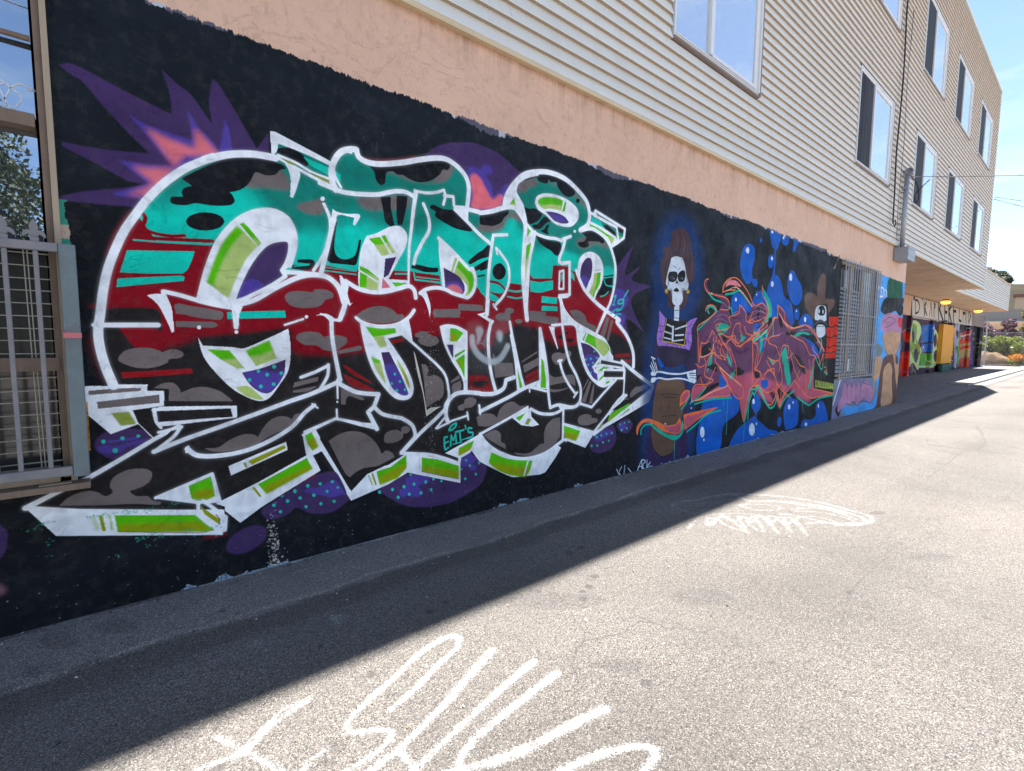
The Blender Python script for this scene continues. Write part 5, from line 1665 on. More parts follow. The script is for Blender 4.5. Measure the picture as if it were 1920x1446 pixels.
CAN = wall_canvas(); IM_WALL = paint_image('mural_paint', CAN)
CANB = back_canvas(); IM_BACK = paint_image('recess_paint', CANB)
IM_ROAD = road_canvas()
M = {}
M['mural'] = m_mural('painted_stucco', IM_WALL)
M['mural_back'] = m_mural('painted_recess_wall', IM_BACK, .6)

def m_asphalt(name, marks=True, light=1.0):
    mt, n, l, b = nmat(name); v = obj_vec(n)
    sep = n.new('ShaderNodeSeparateXYZ'); l.new(v, sep.inputs[0])
    vo = N(n, 'ShaderNodeTexVoronoi', Scale=180.); l.new(v, vo.inputs['Vector'])
    vcol = n.new('ShaderNodeSeparateColor'); l.new(vo.outputs['Color'], vcol.inputs[0])
    agg = ramp(n, l, vcol.outputs[0], [(0, (.045, .042, .041)), (.16, (.115, .108, .10)), (.5, (.165, .155, .145)), (.85, (.215, .20, .185)), (1, (.38, .36, .33))])
    c = agg
    # dark binder between stones
    c = mixc(n, l, ramp(n, l, vo.outputs['Distance'], [(.50, 0), (.80, .65)]), c, (.02, .02, .02))
    fine = noise(n, l, v, 260, 3, .6); c = mixc(n, l, ramp(n, l, fine, [(.35, .45), (.6, 0)]), c, (.035, .034, .034))
    big = noise(n, l, v, .55, 7, .62); c = mixc(n, l, ramp(n, l, big, [(.32, .45), (.62, 0)]), c, (.085, .082, .078))
    mid = noise(n, l, v, 3.2, 7, .7); c = mixc(n, l, ramp(n, l, mid, [(.58, 0), (.78, .5)]), c, (.13, .125, .115))
    dk = noise(n, l, v, 6.5, 5, .6, sc=(1, 1, 1)); c = mixc(n, l, ramp(n, l, dk, [(.70, 0), (.74, .7)]), c, (.045, .042, .042))
    # worn gutter along the wall : dark tar band, then a pale strip made paler to offset the shade
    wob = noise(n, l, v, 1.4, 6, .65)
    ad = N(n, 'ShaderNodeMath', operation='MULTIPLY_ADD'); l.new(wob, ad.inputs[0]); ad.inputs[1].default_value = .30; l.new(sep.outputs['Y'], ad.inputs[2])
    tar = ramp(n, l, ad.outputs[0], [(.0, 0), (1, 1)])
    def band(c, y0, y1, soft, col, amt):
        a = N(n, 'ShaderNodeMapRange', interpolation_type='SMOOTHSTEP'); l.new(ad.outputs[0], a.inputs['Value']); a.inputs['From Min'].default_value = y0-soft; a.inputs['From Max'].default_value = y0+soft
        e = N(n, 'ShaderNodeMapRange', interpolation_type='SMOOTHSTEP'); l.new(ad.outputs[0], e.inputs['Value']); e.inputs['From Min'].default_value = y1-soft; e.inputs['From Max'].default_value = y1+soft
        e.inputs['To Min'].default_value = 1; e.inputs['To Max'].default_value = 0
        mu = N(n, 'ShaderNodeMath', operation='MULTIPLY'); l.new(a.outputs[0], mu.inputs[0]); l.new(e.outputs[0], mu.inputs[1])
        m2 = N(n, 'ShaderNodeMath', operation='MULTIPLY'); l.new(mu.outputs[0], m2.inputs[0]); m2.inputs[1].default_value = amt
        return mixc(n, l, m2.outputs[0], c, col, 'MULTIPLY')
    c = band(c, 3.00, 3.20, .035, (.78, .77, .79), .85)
    c = band(c, 2.60, 3.0, .12, (1.12, 1.12, 1.17), .8)  # asphalt lightened here to lift the building's shadow
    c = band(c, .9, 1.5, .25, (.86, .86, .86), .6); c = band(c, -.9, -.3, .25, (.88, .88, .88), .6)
    c = band(c, 3.22, 4.2, .03, (1.48, 1.45, 1.50), 1.0)  # strip at the wall: own pale tone plus painted lift of the shade
    # cracks: thin, wandering, only here and there
    wv = n.new('ShaderNodeVectorMath'); wv.operation = 'MULTIPLY_ADD'
    nz = N(n, 'ShaderNodeTexNoise', Scale=1.6, Detail=6.); l.new(v, nz.inputs['Vector']); l.new(nz.outputs['Color'], wv.inputs[0]); wv.inputs[1].default_value = (.9, .9, 0); l.new(v, wv.inputs[2])
    ve = N(n, 'ShaderNodeTexVoronoi', Scale=.42, feature='DISTANCE_TO_EDGE'); l.new(wv.outputs[0], ve.inputs['Vector'])
    crk = ramp(n, l, ve.outputs['Distance'], [(.0, 1), (.0045, 0)]); cm = ramp(n, l, noise(n, l, v, .5, 3), [(.50, 0), (.60, .6)])
    cmul = N(n, 'ShaderNodeMath', operation='MULTIPLY'); l.new(crk, cmul.inputs[0]); l.new(cm, cmul.inputs[1])
    c = mixc(n, l, cmul.outputs[0], c, (.03, .028, .027))
    # blotches: old patches, spills, chewing gum
    c = mixc(n, l, 1.0, c, ramp(n, l, noise(n, l, v, .28, 8, .62, dist=.6), [(.30, (.70, .69, .69)), (.48, (.95, .95, .95)), (.68, (1.12, 1.10, 1.08))]), 'MULTIPLY')
    gum = N(n, 'ShaderNodeTexVoronoi', Scale=2.9); l.new(v, gum.inputs['Vector'])
    c = mixc(n, l, ramp(n, l, gum.outputs['Distance'], [(.060, .7), (.080, 0)]), c, (.06, .055, .056))
    c = mixc(n, l, 1.0, c, (light, light*.975, light*.95), 'MULTIPLY')
    rough = .85
    if marks:
        t = n.new('ShaderNodeTexImage'); t.image = IM_ROAD; t.extension = 'CLIP'
        sc = n.new('ShaderNodeSeparateColor'); l.new(t.outputs['Color'], sc.inputs[0])
        grain = ramp(n, l, vcol.outputs[1], [(.0, .35), (.12, 1.0)])
        g2 = ramp(n, l, vo.outputs['Distance'], [(.35, 1.0), (.75, .45)])
        def mul(a, b_): mm = N(n, 'ShaderNodeMath', operation='MULTIPLY', use_clamp=True); l.new(a, mm.inputs[0]); l.new(b_, mm.inputs[1]); return mm.outputs[0]
        j1 = N(n, 'ShaderNodeMath', operation='MULTIPLY_ADD'); l.new(vcol.outputs[2], j1.inputs[0]); j1.inputs[1].default_value = .75; j1.inputs[2].default_value = -.375
        j2 = N(n, 'ShaderNodeMath', operation='ADD'); l.new(sc.outputs[0], j2.inputs[0]); l.new(j1.outputs[0], j2.inputs[1])
        hard = N(n, 'ShaderNodeMapRange'); l.new(j2.outputs[0], hard.inputs['Value']); hard.inputs['From Min'].default_value = .22; hard.inputs['From Max'].default_value = .85
        keep = N(n, 'ShaderNodeMath', operation='MULTIPLY', use_clamp=True); l.new(sc.outputs[0], keep.inputs[0]); keep.inputs[1].default_value = 6.0
        wf = mul(mul(mul(hard.outputs[0], keep.outputs[0]), grain), g2)
        c = mixc(n, l, mul(sc.outputs[1], ramp(n, l, fine, [(.2, .8), (.7, .45)])), c, (.035, .033, .035))
        wf = mul(wf, ramp(n, l, noise(n, l, v, 9, 8, .75), [(.40, .22), (.60, 1.0)]))
        wc = mixc(n, l, sc.outputs[2], (.66, .66, .66), (.42, .62, .60))
        c = mixc(n, l, wf, c, wc)
    l.new(c, b.inputs['Base Color']); b.inputs['Roughness'].default_value = rough; b.inputs['Specular IOR Level'].default_value = .3
    p = bump(n, l, b, vo.outputs['Distance'], .85, -.005)
    p = bump(n, l, b, fine, .3, .003, p)
    bump(n, l, b, noise(n, l, v, 5, 5), .3, .03, p)
    return mt
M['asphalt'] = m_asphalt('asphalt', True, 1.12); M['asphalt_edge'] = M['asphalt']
M['concrete'] = plain('kerb_concrete', (.27, .245, .22), .85, var=.2, scale=5, bumps=.2, dirt=(.2, .185, .17))
M['drive'] = plain('driveway_concrete', (.12, .115, .115), .85, var=.3, scale=3, bumps=.2, dirt=(.2, .2, .21))
M['dirt'] = plain('dry_soil', (.21, .15, .095), .95, spec=0, var=.35, scale=2, bumps=.3)

def m_siding():
    mt, n, l, b = nmat('vinyl_siding'); v = n.new('ShaderNodeNewGeometry').outputs['Position']
    c = mixc(n, l, noise(n, l, v, 1.3, 5), (.74, .71, .64), (.79, .765, .70))
    c = mixc(n, l, ramp(n, l, noise(n, l, v, 3, 8, .7, sc=(1, 1, .3)), [(.55, 0), (.8, .35)]), c, (.52, .46, .38))
    oi = n.new('ShaderNodeObjectInfo'); c = mixc(n, l, 1.0, c, ramp(n, l, oi.outputs['Random'], [(0, .94), (1, 1.0)]), 'MULTIPLY')
    c = mixc(n, l, ramp(n, l, noise(n, l, v, 2.2, 6, .65, sc=(4, 1, .12)), [(.56, 0), (.75, .22)]), c, (.42, .36, .29))
    l.new(c, b.inputs['Base Color']); b.inputs['Roughness'].default_value = .55
    bump(n, l, b, noise(n, l, v, 9, 6, .6, sc=(.15, 1, 1)), .12, .01)
    return mt
M['siding'] = m_siding()
M['lip'] = plain('siding_lip', (.42, .33, .25), .6, var=.2, scale=2)  # browner than the boards: shade under each lap put into the colour
M['casing'] = plain('taupe_casing', (.27, .21, .19), .6, var=.15, scale=4); M['trim'] = plain('tan_trim', (.66, .52, .33), .6, var=.15, scale=4)
M['peach'] = plain('peach_stucco', (.60, .38, .27), .8, var=.1, scale=3, bumps=.3, dirt=(.5, .30, .2))
M['soffit'] = plain('soffit_board', (.78, .56, .39), .75, var=.18, scale=1.2, bumps=.1, dirt=(.52, .33, .20))
M['white'] = plain('white_vinyl', (.74, .74, .74), .4, var=.06, scale=4)
M['wood'] = plain('weathered_wood', (.20, .14, .10), .75, var=.35, scale=5, bumps=.3, dirt=(.16, .10, .08), stretch=(6, 6, .5))
M['woodlight'] = plain('bleached_wood', (.40, .31, .22), .75, var=.25, scale=6, bumps=.3, stretch=(6, 6, .5))
M['steel'] = plain('grey_painted_steel', (.21, .205, .215), .45, metal=.0, var=.3, scale=9, dirt=(.30, .24, .25), bumps=.1)
M['post'] = plain('overpainted_post', (.15, .195, .205), .5, var=.3, scale=7, dirt=(.13, .12, .14), bumps=.15)
M['galv'] = plain('galvanised_steel', (.36, .37, .40), .4, metal=.5, var=.15, scale=12)
M['greybox'] = plain('grey_enamel', (.30, .32, .35), .45, var=.1, scale=5)
M['wire'] = plain('pale_wire', (.44, .42, .34), .5, var=.2, scale=10)
M['bars'] = plain('pale_bars', (.42, .42, .44), .45, var=.3, scale=14, dirt=(.2, .18, .17))
M['cablegrey'] = plain('grey_cable', (.22, .22, .22), .5, var=.2); M['black'] = plain('black_cable', (.012, .012, .014), .5, var=.2)
M['dark'] = plain('dark_interior', (.010, .010, .012), .9, var=.3)
M['screen'] = plain('insect_screen', (.016, .015, .018), .7, var=.3, scale=3)
M['louvre'] = plain('frosted_louvre', (.17, .20, .19), .25, var=.3, scale=5, dirt=(.1, .1, .1))
M['redpaint'] = plain('red_paint', (.62, .16, .17), .5)
M['yellow'] = plain('yellow_door_paint', (.83, .36, .02), .6, var=.08, scale=2, dirt=(.7, .28, .02))
M['teal'] = plain('teal_box_paint', (.006, .075, .055), .6, var=.2)
M['roofing'] = plain('roofing', (.2, .19, .18), .9)
def m_glass(name, base, fac, rough=.02, tint=(1, 1, 1)):
    """window pane seen from outside: strong sky reflection over a dim room"""
    mt, n, l, b = nmat(name); v = obj_vec(n)
    b.inputs['Base Color'].default_value = (*base, 1); b.inputs['Roughness'].default_value = .6
    g = N(n, 'ShaderNodeBsdfGlossy', Roughness=rough); g.inputs['Color'].default_value = (*tint, 1)
    mxs = n.new('ShaderNodeMixShader'); lw = N(n, 'ShaderNodeFresnel', IOR=1.6)
    ma = N(n, 'ShaderNodeMath', operation='MULTIPLY_ADD', use_clamp=True); l.new(lw.outputs[0], ma.inputs[0]); ma.inputs[1].default_value = 1 - fac; ma.inputs[2].default_value = fac
    l.new(ma.outputs[0], mxs.inputs[0]); l.new(b.outputs[0], mxs.inputs[1]); l.new(g.outputs[0], mxs.inputs[2])
    wv = N(n, 'ShaderNodeBump', Strength=.10, Distance=.03); l.new(noise(n, l, v, 1.3, 2), wv.inputs['Height']); l.new(wv.outputs[0], g.inputs['Normal'])
    l.new(mxs.outputs[0], n['Material Output'].inputs['Surface']); return mt
M['glass'] = m_glass('window_glass', (.34, .38, .46), .50, .015)
M['glass_shop'] = m_glass('shop_glass', (.012, .018, .03), .52, .01, (.78, .88, 1))
M['glass_low'] = m_glass('low_dark_glass', (.008, .008, .01), .02, .12)
def m_leaf(name, a, b_, tr=.25):
    mt, n, l, b = nmat(name)
    oi = n.new('ShaderNodeNewGeometry'); rnd = oi.outputs['Random Per Island']
    c = mixc(n, l, rnd, a, b_); l.new(c, b.inputs['Base Color']); b.inputs['Roughness'].default_value = .55
    t = n.new('ShaderNodeBsdfTranslucent'); l.new(c, t.inputs['Color']); mxs = n.new('ShaderNodeMixShader'); mxs.inputs[0].default_value = tr
    l.new(b.outputs[0], mxs.inputs[1]); l.new(t.outputs[0], mxs.inputs[2]); l.new(mxs.outputs[0], n['Material Output'].inputs['Surface']); return mt
M['leaf'] = m_leaf('leaf_green', (.020, .034, .010), (.06, .07, .022)); M['leaf_lime'] = m_leaf('leaf_lime', (.07, .11, .015), (.36, .40, .05))
M['leaf_purple'] = m_leaf('leaf_plum', (.06, .035, .045), (.26, .14, .18)); M['leaf_olive'] = m_leaf('leaf_olive', (.10, .10, .04), (.22, .18, .08))
M['petal'] = m_leaf('petal_orange', (.62, .20, .01), (.80, .42, .03)); M['leaf_far'] = m_leaf('leaf_far', (.07, .085, .06), (.12, .13, .09))
M['leaf_rust'] = m_leaf('leaf_rust', (.30, .17, .05), (.25, .24, .07))
M['bark'] = plain('bark', (.10, .07, .05), .9, var=.3, scale=8, bumps=.5)

# ================================================================ the ground
me = bpy.data.meshes.new('road')
xs = [-400, -60, -8, -1.2, 17.0, 57.6]; ys = [-300, -60, -9.0, -.4, YW - .02]
b_ = MB()
b_.quad((-60, -9, 0), (57.6, -9, 0), (57.6, 3.62, 0), (-60, 3.62, 0))
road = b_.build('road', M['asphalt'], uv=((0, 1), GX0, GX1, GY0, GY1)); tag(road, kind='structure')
g = MB().quad((-700, -700, -.012), (700, -700, -.012), (700, 700, -.012), (-700, 700, -.012)).build('ground', M['dirt']); tag(g, kind='structure')
bounce = MB().quad((-60, -45, -.006), (57.6, -45, -.006), (57.6, -9, -.006), (-60, -9, -.006)).build('bounce_slab', M['concrete']); tag(bounce, kind='structure')  # unseen pale slab, added to bounce sunlight onto the shaded wall
# strip of pavement at the foot of the wall: ragged lip against the gutter
def lip_y(x): return 3.085 + .022*math.sin(x*1.7) + .02*math.sin(x*4.3+1) + .012*math.sin(x*11)
pv = []; pf = []
K = 260
for i in range(K):
    x = -8 + 25.15*i/(K-1); y = lip_y(x) + random.uniform(-.006, .006)
    pv += [(x, y-.012, .0005), (x, y+.01, .011), (x, 3.35, .016), (x, YW+.02, .020)]
for i in range(K-1):
    for j in range(3): pf.append((i*4+j, i*4+4+j, i*4+5+j, i*4+1+j))
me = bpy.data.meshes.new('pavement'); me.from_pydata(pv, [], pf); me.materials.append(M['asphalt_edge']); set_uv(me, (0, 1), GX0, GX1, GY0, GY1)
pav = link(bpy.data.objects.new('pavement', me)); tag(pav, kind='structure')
# driveway slab in front of the recess, and its kerb
dr = MB(); dr.box(17.2, 58, 3.50, 9.0, -.05, .035); o = dr.build('driveway', M['drive']); tag(o, kind='structure')
kb = MB()
x = 27.2
while x < 58:
    kb.box(x, min(58, x+2.98), 3.42, 4.06, -.05, .085); x += 3.0
o = kb.build('kerb', M['concrete'], bevel=.012); tag(o, kind='structure')
gt = MB().box(17.2, 58, 3.36, 3.415, -.05, .006); o = gt.build('gutter', M['drive']); tag(o, kind='structure')

# ================================================================ main building
bld = empty('apartment_building', (12, YW, 0))
tag(bld, 'long three storey building with cream siding above a peach wall covered by graffiti murals', 'building')
bld.location = (0, 0, 0)
UVW = ((0, 2), WX0, WX1, WZ0, WZ1)
WIN_X1 = -.150                       # right edge of the shop window opening
SILL = .82; GX_0, GX_1, GZ_0, GZ_1 = 12.0, 14.48, .93, 3.40
wall = MB(); T = .30
for x0, x1, z0, z1 in ((-8, WIN_X1, -.1, SILL), (-8, -1.75, SILL, 4.26), (-1.75, WIN_X1, 3.75, 4.26), (WIN_X1, GX_0, -.1, 4.26), (GX_0, GX_1, -.1, GZ_0), (GX_0, GX_1, GZ_1, 4.26), (GX_1, 17.15, -.1, 4.26)):
    wall.box(x0, x1, YW, YW+T, z0, z1)
wall.build('stucco_wall', M['mural'], bld, uv=UVW)
MB().box(17.00, 17.15, YW+T, 6.6, -.1, 4.25).build('return_wall', M['peach'], bld)
MB().box(-8, 30.35, 3.70, 16, 4.27, 12.55).box(-8, 17.0, 4.4, 16, -.1, 4.26).build('building_core', M['dark'], bld)
rf = MB().box(-8.1, 30.42, 3.56, 16.1, 12.56, 12.64); rf.build('roof', M['siding'], bld)
MB().box(17.16, 30.38, 3.625, 6.62, 4.205, 4.262).build('soffit', M['soffit'], bld)
# siding, course by course, broken by the windows
C0, CH = 4.215, .1325
BAYS_LOW = [(5.50, 7.70), (12.28, 14.64), (17.02, 19.38), (21.25, 23.86), (25.92, 28.52)]
LOWZ = (5.46, 7.32)
LZ = {5.50: (5.35, 7.22)}
BAYS_UP = [(5.50, 7.70), (12.50, 14.66), (17.16, 19.65), (21.45, 24.04), (25.98, 28.70)]
UPZ = (8.98, 10.88)
wins = [(a, b, *LZ.get(a, LOWZ)) for a, b in BAYS_LOW] + [(a, b, *UPZ) for a, b in BAYS_UP]
SY = 3.588
prof_cache = {}
def board(x0, x1, z0, z1, parent, y=SY, name='siding_board'):
    key = (round(x1-x0, 3), round(z1-z0, 4))
    if key not in prof_cache:
        L = x1-x0; h = z1-z0
        mbb = MB(); poly = [(-.016, 0), (-.018, .009), (.022, h+.004), (.045, h+.004), (.045, 0)]
        mbb.prism(poly, 0, L)
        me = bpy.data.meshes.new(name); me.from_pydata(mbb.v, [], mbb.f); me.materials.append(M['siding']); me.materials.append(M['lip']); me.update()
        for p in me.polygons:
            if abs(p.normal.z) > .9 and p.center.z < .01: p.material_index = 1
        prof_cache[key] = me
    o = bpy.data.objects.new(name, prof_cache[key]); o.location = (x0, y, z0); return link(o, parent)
nrow = int((12.55-C0)/CH); rj = random.Random(4)
for k in range(nrow):
    z0 = C0 + k*CH; z1 = min(z0+CH, 12.55)
    cuts = sorted((a-.055, b+.055) for a, b, c, d in wins if c-.05 < (z0+z1)/2 < d+.05)
    x = -8.0
    for a, b in cuts + [(30.35, None)]:
        if a - x > .1:
            j = rj.uniform(.6, 6.5) if (x < 0 and k < 16) else (rj.uniform(x+.8, a-.8) if a - x > 5 and k < 30 else None)
            if j is not None and x+.3 < j < a-.3: board(x, j-.0015, z0, z1, bld); board(j+.0015, a, z0, z1, bld)
            else: board(x, a, z0, z1, bld)
        x = b
MB().box(-8, 30.36, 3.572, 3.628, 4.172, 4.213).build('bottom_trim', M['trim'], bld)
MB().box(30.352, 30.42, 3.57, 3.66, 4.15, 12.55).build('corner_trim', M['white'], bld)
MB().box(30.36, 30.40, 3.66, 16, 4.27, 12.55).build('end_wall', M['siding'], bld)
# windows: white sliding pairs, left sash dark behind its screen, right sash with glass
WPROTO = {}
def window(x0, x1, z0, z1, parent, left_glass=False):
    w = x1-x0; h = z1-z0; key = (round(w, 2), round(h, 2), left_glass)
    if key not in WPROTO:
        t = .06; ms = {}
        fr = MB(); fr.box(-.03, w+.03, -.012, .06, -.03, .0).box(-.03, w+.03, -.012, .06, h, h+.03).box(-.03, 0, -.012, .06, 0, h).box(w, w+.03, -.03, .06, 0, h)
        fr.box(0, w, .0, .059, 0, .035).box(0, w, .0, .059, h-.05, h).box(0, .02, .0, .059, .035, h-.05).box(w-.05, w, .0, .059, .035, h-.05)
        ms['frame'] = (fr, M['white'], .003)
        md = .38*w if left_glass else .40*w
        ms['casing'] = (MB().box(w+.031, w+.055, -.035, .06, -.05, h+.03).box(-.03, w+.03, -.025, .06, -.052, -.031), M['casing'], 0)
        ms['mullion'] = (MB().box(md-.035, md+.045, -.02, .055, .052, h-.052), M['white'], .003)
        ms['sash'] = (MB().box(md+.045, w-.05, .0, .04, .052, .10).box(md+.045, w-.05, .0, .04, h-.10, h-.052).box(md+.045, md+.085, .0, .04, .10, h-.10).box(w-.10, w-.05, .0, .04, .10, h-.10), M['white'], .002)
        ms['pane'] = (MB().box(md+.085, w-.10, .018, .024, .10, h-.10), M['glass'], 0)
        ms['insect_screen' if not left_glass else 'pane.left'] = (MB().box(.02, md-.035, .012 if not left_glass else .018, .036, .036, h-.052), M['screen'] if not left_glass else M['glass'], 0)
        ms['sill'] = (MB().box(.0, w, -.024, .0, .0, .012), M['white'], 0)
        d = {}
        for k, (mb_, mt, bv) in ms.items():
            o = mb_.build('pane' if k.startswith('pane') else k, mt, None, bevel=bv); d[k] = o.data; COL.objects.unlink(o); bpy.data.objects.remove(o)
        WPROTO[key] = d
    e = bpy.data.objects.new('window', WPROTO[key]['frame']); e.location = (x0, SY-.008, z0); link(e, parent)
    for k, meh in WPROTO[key].items():
        if k == 'frame': continue
        o = bpy.data.objects.new('pane' if k.startswith('pane') else k, meh); link(o, e)
    return e
for i, (a, b, c, d) in enumerate(wins): window(a, b, c, d, bld, left_glass=(a == 5.50))

# ---- shop window with its guard, at the left
GZ = 3.75
fr = MB(); fy0, fy1 = 3.60, 3.74
fr.box(WIN_X1-.022, WIN_X1+.004, fy0, fy1, SILL, 3.75)
sw = fr.build('shop_window', M['woodlight'], bld)
MB().box(WIN_X1-.052, WIN_X1-.024, fy0+.02, fy1, SILL+.02, 3.75).box(-1.75, WIN_X1-.037, fy0+.01, fy1, 1.43, 1.50).build('frame', M['wood'], sw)
MB().box(-1.75, WIN_X1-.067, fy0+.005, fy1, 2.69, 2.755).build('transom', M['wood'], sw)
MB().tube([(-1.75, 3.65, 3.14), (WIN_X1-.067, 3.65, 3.14)], .016, 8).build('transom_bar', M['wood'], sw)
MB().box(-1.75, WIN_X1-.067, 3.700, 3.706, 2.757, 3.75).build('pane', M['glass_shop'], sw)
MB().box(-1.75, WIN_X1-.067, 3.700, 3.706, 2.08, 2.688).build('pane', M['glass_shop'], sw)
MB().box(-1.75, WIN_X1-.067, 3.760, 3.770, SILL, 2.078).build('pane', M['glass_low'], sw)
MB().box(-1.75, WIN_X1-.067, fy0+.01, fy1, SILL+.001, .89).build('sill', M['woodlight'], sw)
MB().box(-8, WIN_X1+.3, 4.2, 4.3, -.1, 4.2).build('back_wall', M['dark'], sw)
# security mesh: fine wires
ms = MB()
z = .93
while z < 2.06:
    ms.tube([(-1.75, 3.655, z), (WIN_X1-.04, 3.655, z+random.uniform(-.004, .004))], .0035, 5); z += .066
for xx in (-.30, -.285, -.46, -.64, -.655, -.84, -1.0, -1.2): ms.tube([(xx+.01, 3.65, .9), (xx, 3.65, 2.07)], .003, 5)
ms.build('mesh_wires', M['wire'], sw)
# scratched tag on the upper pane
def ribbons(name, text_lines, y, mt, parent, w):
    rb = MB()
    for ln in text_lines:
        tk = ln.split(); pts, cor = parse_points(tk); q = smooth(pts, cor, False, 5)
        P = [on_wall(a, b, y) for a, b in q]
        for i in range(len(P)-1):
            a, b = Vector(P[i]), Vector(P[i+1]); d = (b-a)
            if d.length < 1e-5: continue
            n_ = d.normalized().cross(Vector((0, 1, 0)))*w/2
            rb.quad(a-n_, a+n_, b+n_*.9, b-n_*.9)
    return rb.build(name, mt, parent)
ribbons('scratched_tag', ['X 0,1010 60,1000 130,1060 230,1130 255,1190 220,1250 140,1310 60,1190 0,1080 -60,1000', 'X -80,1230 0,1200 50,1185 130,1050 200,1015 260,1015 350,1060 430,1095', 'X 430,1097 320,1076', 'X -30,950 0,960 60,990', 'X 0,1195 60,1225 80,1255 40,1270 0,1255'], 3.698, M['white'], sw, .007)
# the guard, standing clear of the wall
GYp = 3.52
gx = on_wall(130, 460, GYp)[0]; ztop = on_wall(125, 458, GYp)[2]; zbot = on_wall(150, 890, GYp)[2]
gd = MB().box(gx-.045, gx+.022, GYp-.006, GYp+.075, zbot-.01, ztop).build('window_guard', M['post'], bld, bevel=.003)
MB().box(gx-.048, gx+.025, GYp-.009, GYp+.05, on_wall(135, 634, GYp)[2], on_wall(135, 624, GYp)[2]).build('paint_patch', M['redpaint'], gd)
MB().box(-1.9, gx-.046, GYp, GYp+.035, ztop-.045, ztop).build('rail', M['steel'], gd, bevel=.003)
MB().box(-1.9, gx-.046, GYp, GYp+.035, zbot, zbot+.05).build('rail', M['steel'], gd, bevel=.003)
bx = [on_wall(78, 640, GYp)[0], on_wall(20, 640, GYp)[0]]; sp = bx[0]-bx[1]
xb = bx[0]; bars = []
while xb > -1.85: bars.append(xb); xb -= sp
bme = None
for xb in bars:
    o = MB().box(-.010, .010, .006, .026, 0, ztop-zbot-.097).build('bar', M['steel'], gd, bevel=.002) if bme is None else link(bpy.data.objects.new('bar', bme), gd)
    bme = o.data; o.location = (xb, GYp, zbot+.051)
# cast fleur-de-lis on every bar
fl = [(0, 0), (.016, 0), (.018, .018), (.010, .024), (.012, .036), (.026, .032), (.040, .020), (.046, .028), (.040, .046), (.026, .056), (.014, .054), (.018, .072), (.012, .092), (0, .112)]
fl = fl + [(-a, b) for a, b in reversed(fl[1:-1])]
fme = None
for xb in bars:
    if fme is None:
        o = MB().plate([(a, b) for a, b in fl], .0, .018).box(-.018, .018, -.004, .024, .026, .036).build('finial', M['steel'], gd, bevel=0); fme = o.data
    else: o = link(bpy.data.objects.new('finial', fme), gd)
    o.location = (xb, GYp+.008, ztop+.001)
MB().box(-1.9, gx+.02, GYp+.0, YW, SILL-.035, SILL-.002).build('ledge', M['wood'], gd)
MB().box(-.30, -.17, GYp+.03, YW-.03, SILL-.001, SILL+.004).build('peeled_patch', M['woodlight'], gd)

# ---- barred window towards the far end of the mural wall
bw = MB().box(GX_0, GX_1, YW+.03, YW+.10, GZ_0, GZ_0+.05).box(GX_0, GX_1, YW+.03, YW+.10, GZ_1-.05, GZ_1).box(GX_0, GX_0+.05, YW+.03, YW+.10, GZ_0+.05, GZ_1-.05).box(GX_1-.05, GX_1, YW+.03, YW+.10, GZ_0+.05, GZ_1-.05)
bwo = bw.build('barred_window', M['woodlight'], bld)
MB().box(GX_0+.05, GX_1-.05, YW+.14, YW+.15, GZ_0+.05, GZ_1-.05).build('pane', M['glass_low'], bwo)
lv = None
z = GZ_0+.08
while z < GZ_1-.55:
    for xa, xb_ in ((GX_0+.08, 12.78), (12.84, 13.60)):
        o = MB().prism([(0, 0), (.012, 0), (.045, .07), (.033, .07)], xa, xb_).build('louvre_slat', M['louvre'], bwo)
        o.location = (0, YW+.055, z)
    z += .085
MB().box(13.66, 14.40, YW+.06, YW+.09, GZ_0+.06, GZ_1-.06).build('shutter_board', M['louvre'], bwo)
MB().box(12.79, 12.83, YW+.04, YW+.09, GZ_0+.06, GZ_1-.06).box(13.61, 13.65, YW+.04, YW+.09, GZ_0+.06, GZ_1-.06).build('mullion', M['woodlight'], bwo)
MB().box(12.92, 13.12, YW+.045, YW+.05, GZ_0+.1, GZ_0+.38).build('notice_card', M['white'], bwo)
grl = MB().box(GX_0-.03, GX_1+.03, 3.555, 3.575, 3.37, 3.40).build('window_grille', M['bars'], bld)
for zz in (2.28, 1.62, .90): MB().box(GX_0-.03, GX_1+.03, 3.555, 3.575, zz, zz+.022).build('rail', M['bars'], grl)
bme = None
for i in range(17):
    xx = GX_0 + .0 + (GX_1-GX_0)*i/16
    if bme is None: o = MB().box(-.009, .009, -.009, .009, 0, 2.52).build('bar', M['bars'], grl); bme = o.data
    else: o = link(bpy.data.objects.new('bar', bme), grl)
    o.location = (xx, 3.546, .88 + (.06 if i in (6,) else 0))
p0 = on_wall(1400+840/4.82, 400+385/4.82, 3.56); p1 = on_wall(1400+790/4.82, 400+500/4.82, 3.5)
MB().tube([p0, p1], .016, 6).build('wooden_stick', M['woodlight'], bld)

